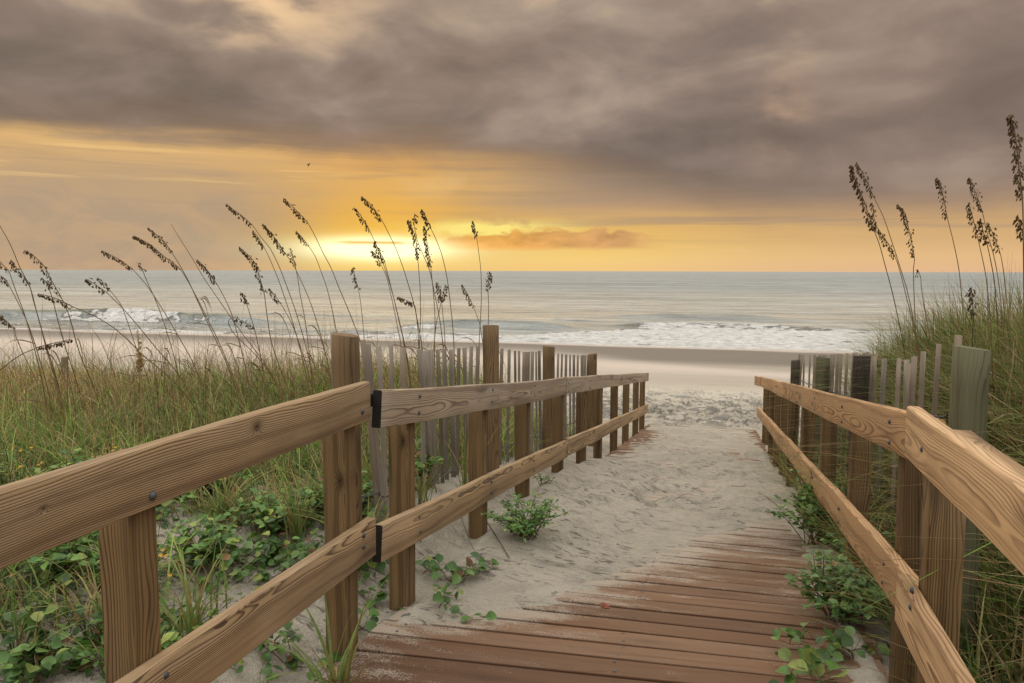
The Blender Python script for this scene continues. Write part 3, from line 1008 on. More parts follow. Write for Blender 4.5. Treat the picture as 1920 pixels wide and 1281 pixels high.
def ramp_h(y, z0, y_ref=2.7):
    return z0 - (y - y_ref) * SLOPE


def post(parent, x, y, top, seed, mat='pine_post', size=.089, tone=.5, knot=None):
    zb = min(gz(x, y), float(deck_z(y))) - .35
    return board('post', (x, y, zb), (x, y, top), size, size, M['post_knot' if knot else mat], parent, up=(0, 1, 0), r=.004, warp=.002, seed=seed, tone=tone, seg=.2,
                 ox=(zb - knot) if knot else None, pith=(.07, .05) if knot else None)


def rail(name, parent, x, y0, z0, y1, z1, mat, seed, T=.038, tone=.5, rt=.008, **kw):
    """z is the board's bottom edge"""
    return board(name, (x, y0, z0 + BH / 2), (x, y1, z1 + BH / 2), BH, T, M[mat], parent, up=(0, 0, 1), rt=rt, r=.003, seed=seed, tone=tone, **kw)


# left landing railing
LL = thing('wooden_railing', 'level railing in the left foreground with wide knotty boards on two square posts', 'railing', (-.08, 2.0, 0), group='railings along the boardwalk')
xl = -.019
tr = rail('top_rail', LL, xl, .05, .877, 2.60, .868, 'pine_knotty', 21, pith=(-.095, .03), drift=(.006, .002), tone=.47, seg=.06, ox=0)
lr = rail('lower_rail', LL, xl, .05, .375, 2.63, .337, 'pine', 26, pith=(-.07, .04), tone=.5, rt=.006, seg=.06)
for i, y in enumerate((1.477, 2.510)):
    post(LL, -.0395 - .0445, y, (.99, .985)[i], 31 + i * 3, 'pine_post', tone=(.6, .62)[i], knot=(None, .665)[i])
post(LL, -.084, .35, .99, 41, 'pine_post')
for (px, py, par) in ((287, 930, tr), (679, 772, tr), (310, 1266, lr), (681, 1004, lr), (681, 1025, lr)):
    p = at_x(px, py, .0005)
    bolt(par, p, (1, 0, 0), .0085 if px < 600 else .0095)

# left ramp railing
LR = thing('wooden_railing', 'greyed railing descending along the left of the ramp with black cut end', 'railing', (-.08, 8.0, -.6), group='railings along the boardwalk')
t1 = rail('top_rail', LR, xl, 2.70, .818, 6.33, .388, 'pine_grey', 51, pith=(.02, .05), dark_ends=(True, False), tone=.5, sag=.012, seg=.08)
t2 = rail('top_rail', LR, xl, 6.335, .388, 13.72, -.51, 'pine_grey', 52, pith=(.04, .06), tone=.56, seg=.15)
l1 = rail('lower_rail', LR, xl, 2.68, .290, 6.40, -.163, 'pine', 57, pith=(-.03, .05), dark_ends=(True, False), tone=.54, rt=.006, seg=.08)
l2 = rail('lower_rail', LR, xl, 6.405, -.163, 13.74, -1.085, 'pine', 54, tone=.56, rt=.006, seg=.15)
ys = []
for i, px in enumerate((752, 896, 980, 1046, 1090, 1121, 1151, 1173, 1191, 1203)):
    y = at_x(px, 800, -.084).y
    ys.append(y)
    post(LR, -.084, y, ramp_h(y, .93), 60 + i, 'pine_post', knot=.69 if i == 0 else None, tone=(.62, .5, .38, .36, .34, .36, .38, .38, .4, .42)[i])  # farther posts toned down: their shade is put into the colour
for y in ys[:8]:
    tp = t1 if y < 6.33 else t2
    lp = l1 if y < 6.4 else l2
    for dy, dz in ((0, .035), (.012, .105)):
        bolt(tp, (.0005, y + dy, ramp_h(y, .82) + dz), (1, 0, 0), .0075)
        bolt(lp, (.0005, y - dy, ramp_h(y, .292) + dz), (1, 0, 0), .0075)
# short block that ties the two railings together
board('tie_block', (-.060, 2.52, .925), (-.060, 2.75, .920), .05, .036, M['end'], LR, seed=3)

# right ramp railing
RR = thing('wooden_railing', 'warm brown railing descending along the right of the ramp beside the overhanging grass', 'railing', (1.9, 8.0, -.6), group='railings along the boardwalk')
xr_ = 1.836
t3 = rail('top_rail', RR, xr_, 2.33, .872, 6.9, .325, 'pine_orange', 71, pith=(.03, -.045), tone=.42, seg=.06, warp=.0012)
t4 = rail('top_rail', RR, xr_, 6.905, .325, 12.0, -.287, 'pine_orange', 72, pith=(.02, -.05), tone=.5, seg=.15)
t5 = board('top_rail', (xr_ - .012, 12.02, -.289 + BH / 2), (xr_ - .05, 13.2, -.43 + BH / 2), BH, .038, M['pine_orange'], RR, seed=73, rt=.012, tone=.5)
l3 = rail('lower_rail', RR, xr_, 2.30, .385, 6.9, -.17, 'pine_orange', 75, pith=(.05, -.05), tone=.46, rt=.006, seg=.08)
l4 = rail('lower_rail', RR, xr_, 6.905, -.17, 13.1, -.925, 'pine_orange', 76, tone=.5, rt=.006, seg=.15)
ysr = []
for i, px in enumerate((1698, 1597, 1540, 1503, 1476, 1462, 1450, 1440, 1428)):
    y = at_x(px, 850, 1.858).y + .045
    ysr.append(y)
    post(RR, 1.858 + .0445, y, ramp_h(y, .95), 80 + i, 'pine_post', tone=(.42, .46, .4, .36, .36, .36, .36, .34, .34)[i])
for y in ysr[:6]:
    tp = t3 if y < 6.9 else t4
    lp = l3 if y < 6.9 else l4
    for dy, dz in ((0, .03), (.012, .10)):
        bolt(tp, (1.8165, y + dy, ramp_h(y, .828) + dz), (-1, 0, 0), .0075)
        bolt(lp, (1.8165, y - dy, ramp_h(y, .335) + dz), (-1, 0, 0), .0075)

# right landing railing
RL = thing('wooden_railing', 'level railing in the right foreground with pale swirling grain and doubled boards', 'railing', (1.9, 1.5, 0), group='railings along the boardwalk')
xq = 1.795
t6 = rail('top_rail', RL, xq, 2.425, .890, .05, .893, 'pine_warm', 91, pith=(.015, .030), drift=(.004, .006), tone=.72, seg=.05)
t7 = rail('top_rail', RL, xq + .019 + .0015 + .026, 2.16, .878, .05, .881, 'pine_warm', 92, tone=.30, T=.052, rt=.004)
l6 = rail('lower_rail', RL, xq, 2.44, .385, .05, .375, 'pine_warm', 93, pith=(.01, .032), tone=.62, rt=.006, seg=.05)
post(RL, 1.818 + .0445, 2.335, .870, 97, 'pine_post', tone=.72)
post(RL, 1.818 + .0445, 1.2, .870, 98, 'pine_post', tone=.6)
for (px, py, par) in ((1731, 843, t6), (1711, 1107, l6), (1709, 1139, l6)):
    bolt(par, at_x(px, py, 1.7755), (-1, 0, 0), .0085)

# ------------------------------------------------------------------ sand fences
def fence(name, label, xp, posts, xk, pickets, wires, mat_alt):
    root = thing(name, label, 'fence', (xp, 6, gz(xp, 6)), group='slatted sand fences beside the railings')
    for i, (px, py, rad, mat, tone, lean) in enumerate(posts):
        t = at_x(px, py, xp)
        g = gz(xp, t.y)
        pole('post', (xp + lean[0], t.y + lean[1], g - .4), t, rad * 1.04, rad, M[mat], root, seed=100 + i, tone=tone)
    pk = []
    for i, (px, py, lean) in enumerate(pickets):
        rs = random.Random(i * 7 + int(xp * 100))
        t = at_x(px, py, xk)
        g = gz(xk, t.y) - .15
        bx = xk + rs.uniform(-.02, .02)
        by = t.y + lean + rs.uniform(-.03, .03)
        m_ = M['lath'] if rs.random() < mat_alt else M['lath_dark']
        w = rs.uniform(.024, .036) if xp < 1 else rs.uniform(.020, .032)
        yaw = rs.uniform(.35, 1.25) if xp < 1 else rs.uniform(1.0, 2.4)
        board('picket', (bx, by, g), t, w, .009, m_, root, up=(math.sin(yaw), math.cos(yaw), 0),
              r=.0025, warp=.004, seed=i + int(xp * 31), tone=rs.uniform(.3, .72), seg=.16)
        pk.append((t, Vector((bx, by, g))))
    pk.sort(key=lambda q: q[0].y)
    mb_pts = []
    for frac in wires:
        for ph in (0, 1):
            pts = []
            for j, (t, b0) in enumerate(pk):
                d = (b0 - t).normalized()
                q = t + d * frac
                sgn = 1 if (j + ph) % 2 else -1
                pts.append(q + Vector(((.024 if ph == 0 else -.02) * (1 if xp < 1 else -1), -.012 if ph == 0 else 0, .004 * sgn)))
                if j < len(pk) - 1:
                    t2, b2 = pk[j + 1]
                    q2 = t2 + (b2 - t2).normalized() * frac
                    pts.append((q + q2) / 2 + Vector((0.003, 0, -.004 + random.uniform(-.006, .004))))
            v, f = tube_arrays(pts, [.0034] * len(pts), 5)
            me = bpy.data.meshes.new('wire'); me.from_pydata(v, [], f); smooth(me)
            link_mesh('wire', me, [M['wire']], root)
    return root

Z2 = lambda x, y: (560 + x / 2.824, 560 + y / 2.824)
Z3 = lambda x, y: (1320 + x / 3.2, 560 + y / 3.2)
lp = [(345, 218), (374, 238), (425, 250), (485, 252), (555, 260), (640, 268), (682, 276), (705, 270), (735, 270), (768, 266), (808, 270), (845, 262), (878, 260), (912, 253), (950, 254),
      (1078, 265), (1113, 270), (1145, 276), (1168, 277), (1192, 282), (1208, 283), (1222, 282), (1240, 280), (1255, 282), (1275, 277), (1300, 276),
      (1375, 290), (1393, 293), (1415, 296), (1437, 297), (1457, 298), (1477, 300), (1495, 302), (1505, 300), (1517, 300), (1530, 298)]
leanl = [.16, .15, .06, .05, .02, .12, .1, .12, .02, .08, .05, -.02, .1, -.06, -.1]
pl = [(*Z2(*p), leanl[i] if i < len(leanl) else random.uniform(-.06, .06)) for i, p in enumerate(lp)]
_more = []
for _a, _b in zip(pl[:14], pl[1:15]):
    if _a[0] > 760 and random.random() < .3: _more.append(((_a[0] + _b[0]) / 2, (_a[1] + _b[1]) / 2 + random.uniform(-3, 6), random.uniform(-.05, .15)))
pl += _more
pl.insert(0, (624, 622, .02))
fence('sand_fence', 'silvery slatted sand fence with golden brown round posts behind the left ramp railing', -.40,
      [(648, 629, .060, 'pole', .5, (0, 0)), (920, 611, .060, 'pole', .72, (.0, .03)), (1029, 650, .058, 'pole', .5, (0, .05)), (1111, 664, .058, 'pole', .45, (0, 0))],
      -.475, pl, (.30, .82), .75)
rp = [(570, 335), (585, 335), (600, 335), (635, 335), (665, 337), (695, 340), (710, 338), (722, 340), (738, 338), (760, 335), (782, 336), (800, 330), (822, 332), (858, 327), (892, 327),
      (915, 325), (962, 328), (985, 322), (1005, 350), (1020, 345), (1082, 360), (1168, 360), (1212, 367), (1228, 390), (1262, 350), (1310, 318), (1412, 274), (1530, 222)]
prr = [(*Z3(*p), random.uniform(-.10, .10)) for p in rp]
fence('sand_fence', 'brownish slatted sand fence with one thick mossy round post behind the right railing', 2.14,
      [(1823, 654, .0615, 'pole_green', .55, (0, .0)), (1616, 668, .055, 'pole_dark', .6, (0, .12)), (1543, 671, .06, 'pole_green', .3, (0, .03)), (1492, 676, .055, 'pole_dark', .9, (.0, -.05))],
      2.225, prr, (.34, .85), .12)

# lone stake standing in the dune grass
p = at_depth(121, 670, 7.6)
st = pole('fence_stake', (p.x, p.y, gz(p.x, p.y) - .3), p, .034, .031, M['lath_dark'], None, seed=9, tone=.5, n=12)
tag(st, 'lone grey wooden stake standing in the dune grass at far left', 'stake')

# ------------------------------------------------------------------ dune grass fields
GREEN = np.array([(.10, .185, .025), (.145, .235, .04), (.075, .14, .022), (.21, .27, .075)])
STRAW = np.array([(.36, .27, .125), (.30, .21, .09), (.44, .35, .18), (.25, .155, .07)])
RUST = np.array([(.26, .135, .05), (.20, .105, .042), (.31, .17, .065)])


def blades(base, h, az, lean, w, col, tipcol, seg=5, side=None):
    """vectorised curved blades"""
    N = len(base)
    t = np.linspace(0, 1, seg + 1)
    dx, dy = np.cos(az), np.sin(az)
    hor = lean[:, None] * h[:, None] * t[None] ** 1.9
    ver = h[:, None] * (t[None] - .42 * np.minimum(lean, 1.5)[:, None] * t[None] ** 2.4)
    P = np.stack([base[:, 0:1] + dx[:, None] * hor, base[:, 1:2] + dy[:, None] * hor, base[:, 2:3] + ver], -1)
    fa = az + np.pi / 2 + RNG.normal(0, .5, N)
    sd = np.stack([np.cos(fa), np.sin(fa), np.zeros(N)], -1)
    ww = w[:, None] * (1 - t[None] ** 2) * (.6 + .4 * np.minimum(1, t[None] * 5)) * .5 + .0004
    Lf = P - sd[:, None] * ww[..., None]; Rt = P + sd[:, None] * ww[..., None]
    V = np.stack([Lf, Rt], 2).reshape(-1, 3)
    C = col[:, None] * (1 - t[None, :, None]) + tipcol[:, None] * t[None, :, None]
    C = np.repeat(C, 2, axis=1).reshape(-1, 3)
    k = (seg + 1) * 2
    q0 = np.array([(2 * i, 2 * i + 1, 2 * i + 3, 2 * i + 2) for i in range(seg)])
    Q = (np.arange(N)[:, None, None] * k + q0[None]).reshape(-1, 4)
    return V, Q, C


def pick(arr, n): return arr[RNG.integers(0, len(arr), n)] * RNG.uniform(.75, 1.25, (n, 1))


def field(name, label, xs_, ys_, n_clump, per, dens, hfun, mixf, wind=2.75, dark=1.0, wid=(.003, .0068), ladd=0.0):
    cx = RNG.uniform(*xs_, n_clump); cy = RNG.uniform(*ys_, n_clump)
    keep = RNG.random(n_clump) < dens(cx, cy)
    cx, cy = cx[keep], cy[keep]
    n = len(cx) * per
    bx = np.repeat(cx, per) + RNG.normal(0, .055, n); by = np.repeat(cy, per) + RNG.normal(0, .055, n)
    bz = ground(bx, by) - .02
    h = hfun(bx, by) * np.repeat(RNG.uniform(.7, 1.25, len(cx)), per) * RNG.uniform(.45, 1.15, n)
    az = RNG.normal(wind, 1.25, n)
    lean = np.maximum(np.abs(RNG.normal(.62, .48, n)) + .06 + ladd, .04)
    w = RNG.uniform(*wid, n)
    # clump-wise mix of green and dry
    g = np.repeat(np.clip(mixf(cx, cy) + RNG.normal(0, .22, len(cx)), 0, 1), per)
    isg = RNG.random(n) < g
    rust = RNG.random(n) < .34
    col = np.where(isg[:, None], pick(GREEN, n), np.where(rust[:, None], pick(RUST, n), pick(STRAW, n)))
    col = col * np.repeat(np.clip(RNG.normal(.85, .33, len(cx)), .28, 1.6), per)[:, None] * dark
    tip = np.where((RNG.random(n) < .4)[:, None], pick(STRAW, n), col * 1.15)
    V, Q, C = blades(np.stack([bx, by, bz], 1), h, az, lean, w, col, tip)
    me = np_mesh(name, V, Q, None, {'col': C})
    o = link_mesh(name, me, [M['grass']])
    tag(o, label, 'grass', kind='stuff')
    return o, n


def densL(x, y):
    lim = np.where(x < -2.3, 3.2 + .15 * (x + 2.3), 3.2 + (x + 2.3) * .78)
    d = sstep(lim - .1, lim + .55, y + .3 * fbm(x * 1.2, y * 1.2, 3))
    d = d * sstep(-.5, -.62, x) * sstep(12.5, 9.8, y)
    return d * (.65 + .35 * sstep(-.3, .3, fbm(x * .8, y * .8, 3)))


def hL(x, y):
    near_fence = np.exp(-((x + 1.6) / 1.1) ** 2) * sstep(5.0, 6.5, y)
    return .38 + .12 * fbm(x * .5, y * .5, 3) + .26 * near_fence


def mixL(x, y):
    g = .58 + 1.0 * fbm(x * .7 + 3, y * .7, 3)
    g = g + .30 * np.exp(-((x + 1.4) / 1.2) ** 2) + .28 * sstep(5.2, 3.8, y)
    return np.clip(g - .20 * sstep(5, 7, y) * sstep(-1.8, -3, x), .08, .95)

o1, nL = field('dune_grass', 'mixed green and straw dune grass covering the left dune behind the fence', (-11, -.5), (2.6, 10.5), 12500, 9, densL, hL, mixL, dark=1.5)
# short dead litter under the grass
o1b, _ = field('dune_grass', 'matted brown dead grass lying low across the left dune', (-13, -.55), (3.0, 11), 9000, 7,
               densL, lambda x, y: .16 + 0 * x, lambda x, y: np.full_like(x, .18))


def densR(x, y):
    d = sstep(1.98, 2.3, x + .12 * fbm(x, y * 2, 3)) * sstep(2.3, 3.2, y + .5 * (x - 2.4)) * sstep(12, 10.0, y)
    return d * (.75 + .25 * sstep(-.3, .3, fbm(x * .8, y * .8, 3))) * np.where((x < 2.5) & (y > 9.3), .3, 1)


def hR(x, y):
    return (.46 + .52 * sstep(2.3, 3.0, x) + .14 * fbm(x * .6, y * .6, 3)) * (1 - .45 * sstep(5.5, 8.5, y) * sstep(3.4, 2.2, x))

o2, nR = field('dune_grass', 'tall green dune grass growing thick behind the right sand fence', (1.95, 7), (1.3, 11), 8200, 10, densR, hR,
               lambda x, y: np.clip(.80 + .6 * fbm(x * .8 + 7, y * .8, 3), .4, .97), wind=2.9, dark=.85, wid=(.005, .012), ladd=-.05)
# long thin wiry stems arching over the crest of the left dune and along the right fence
o3, _ = field('wiry_stems', 'long thin wiry grass stems arching above the left dune crest', (-8, -.5), (4.2, 8.0), 3400, 2,
              lambda x, y: densL(x, y) * (.25 + .75 * np.exp(-((x + 1.8) / 2.2) ** 2)), lambda x, y: .84 + 0 * x, lambda x, y: np.full_like(x, .3), wid=(.003, .0055), dark=.62)
o4, _ = field('wiry_stems', 'long thin green blades arching out of the right dune grass', (2.4, 6), (4.0, 8), 360, 3,
              densR, lambda x, y: 1.05 + 0 * x, lambda x, y: np.full_like(x, .7), wid=(.004, .007), dark=.7, wind=3.0, ladd=.45)
def densU(x, y):
    sand_gap = np.exp(-(((x + 1.25) / .42) ** 2 + ((y - 3.25) / .22) ** 2)) + np.exp(-(((x + .35) / .28) ** 2 + ((y - 2.7) / .5) ** 2))
    near = sstep(-.42, -.62, x) * sstep(1.7, 2.1, y) * sstep(5.2, 4.4, y)
    edge = .30 + .75 * sstep(2.6, 3.9, y - .25 * (x + 1.5)) + .5 * sstep(-1.0, -1.7, x)
    return np.clip(near * edge * (.45 + .9 * sstep(-.25, .35, fbm(x * 1.7 + 4, y * 1.7, 3))) - sand_gap, 0, 1)
o5, _ = field('green_undergrowth', 'bright green grass and weeds growing over the sand behind the left foreground rails', (-3.2, -.45), (1.7, 5.2), 1900, 8,
              densU, lambda x, y: .27 + .06 * fbm(x, y, 2), lambda x, y: np.full_like(x, .88), wid=(.005, .010), ladd=.1)
o6, _ = field('green_undergrowth', 'green grass and weeds growing under the right foreground rail', (1.92, 3.4), (1.2, 5.5), 1500, 8,
              lambda x, y: sstep(1.95, 2.1, x) * (.28 + .55 * sstep(2.8, 3.6, y)), lambda x, y: .34 + .06 * fbm(x, y, 2), lambda x, y: np.full_like(x, .85), wid=(.005, .011), ladd=.1, dark=.8)
print('blades', nL, nR)

# ------------------------------------------------------------------ sea oats
S1 = lambda x, y: (x / 3.0, 300 + y / 3.0)
S2 = lambda x, y: (380 + x / 3.31, 340 + y / 3.31)
S3 = lambda x, y: (1480 + x / 2.784, 200 + y / 2.784)


def catmull(P, n=6):
    P = [Vector(p) for p in P]
    Q = [P[0] * 2 - P[1]] + P + [P[-1] * 2 - P[-2]]
    out = []
    for i in range(1, len(Q) - 2):
        for k in range(n):
            t = k / n
            a, b_, c, d = Q[i - 1], Q[i], Q[i + 1], Q[i + 2]
            out.append(.5 * ((2 * b_) + (c - a) * t + (2 * a - 5 * b_ + 4 * c - d) * t * t + (3 * b_ - 3 * c + d - a) * t ** 3))
    out.append(P[-1])
    return out


OATC = [(.11, .07, .034), (.15, .10, .05), (.08, .052, .027), (.19, .125, .06)]


def sea_oat(label, conv, head, stalk, Z, dens=1.0, tip=None, seed=0, leaves=2, thick=1.0, hang=None):
    """head: points from the tip of the seed head down to its base; stalk: from there to the ground"""
    rs = random.Random(seed * 13 + 1)
    pts2 = [conv(*p) for p in head] + [conv(*p) for p in stalk]
    nH = len(head)
    lean = rs.uniform(-.5, .35)
    P = []
    n = len(pts2)
    for i, (px, py) in enumerate(pts2):
        P.append(at_depth(px, py, Z + lean * (1 - i / (n - 1))))
    # carry the stalk on down to the sand
    last, prev = P[-1], P[-2]
    d = (last - prev).normalized()
    for _ in range(40):
        g = gz(P[-1].x, P[-1].y)
        if P[-1].z < g - .03: break
        d = (d * .9 + Vector((0, 0, -1)) * .1).normalized()
        P.append(P[-1] + d * .07)
    root = thing('sea_oat', label, 'sea oats', P[-1], group='sea oat stalks on the dunes')
    curve = catmull(P, 6)
    st = MB()
    k = len(curve) - 1
    c0, c1 = (.17, .105, .05), (.23, .17, .075)
    v, f = tube_arrays(curve, [(.0014 + .0038 * (i / k) ** .6) * thick for i in range(k + 1)], 5)
    cc = []
    for i in range(k + 1):
        t = i / k
        cc += [tuple(a_ + (b__ - a_) * t for a_, b__ in zip(c0, c1))] * 5
    st.add(v, f, cc)
    st.build('stalk', M['oat'], root)
    # seed head
    if nH >= 2:
        hb = MB()
        hp = curve[:(nH - 1) * 6 + 1]
        Lh = sum((hp[i + 1] - hp[i]).length for i in range(len(hp) - 1))
        N = max(8, int(Lh / .0046 * dens))
        sgn = hang if hang is not None else (-1 if hp[0].x < hp[-1].x else 1)
        for j in range(N):
            t = ((j + rs.random()) / N)
            if rs.random() < .10: continue
            x = t * (len(hp) - 1)
            i = min(int(x), len(hp) - 2)
            p = hp[i].lerp(hp[i + 1], x - i)
            ax = (hp[i + 1] - hp[i]).normalized()       # points down the stalk
            env = min(1, .35 + 2.2 * t) * (1 if t < .8 else 1.6 - .75 * t)
            out = rs.uniform(.003, .026) * env
            lat = CR * rs.uniform(-.75, .75) + CF * rs.uniform(-.7, .7) + Vector((0, 0, -.55 * rs.random())) + CR * (.35 * sgn)
            lat = (lat - ax * lat.dot(ax)).normalized()
            q = p + lat * out
            hb.tube([p, p.lerp(q, .6) + ax * -.004, q], .0007, .0005, OATC[2], 3)
            dd = (Vector((rs.uniform(-.35, .35), rs.uniform(-.35, .35), -.7)) + lat * .5 + ax * .35)
            L = rs.uniform(.013, .024)
            hb.leaf(q, dd, CF * -1 + Vector((rs.uniform(-.8, .8), rs.uniform(-.3, .3), rs.uniform(-.5, .5))), L, L * .52, rs.choice(OATC), .15, .1, (.8, 1.0, .75, .4))
            if rs.random() < .55:
                hb.leaf(q, dd + CR * rs.uniform(-.7, .7), CR + CF * rs.uniform(-.6, .6), L * .9, L * .5, rs.choice(OATC), .15, .1, (.8, 1.0, .75, .4))
        hb.build('seed_head', M['oat'], root)
    # curled dry leaves along the stalk
    for j in range(leaves + 1):
        i = int(k * rs.uniform(.34, .62))
        p = curve[i]
        az = rs.choice((0, math.pi)) + rs.uniform(-.7, .7) + (math.pi if rs.random() < .35 else 0)
        L = rs.uniform(.18, .42)
        dirh = (CR * math.cos(az) + CF * math.sin(az) * .8)
        up_ = -(curve[min(i + 2, k)] - p).normalized()
        q = [p]
        nn = 9
        rise = rs.uniform(.5, .9); drop = rs.uniform(.9, 1.9)
        for a_ in range(1, nn + 1):
            t = a_ / nn
            q.append(p + dirh * (L * .8 * t ** .8) + up_ * (L * rise * t) + Vector((0, 0, -L * drop * t * t)))
        lb = MB()
        cA = rs.choice([(.16, .10, .05), (.12, .08, .04), (.12, .13, .05)])
        lb.blade(q, rs.uniform(.008, .012), cA, (.20, .13, .065), side=CF * .5 + Vector((0, 0, .6)) + CR * .5)
        lb.build('leaf', M['oat'], root)
    return root


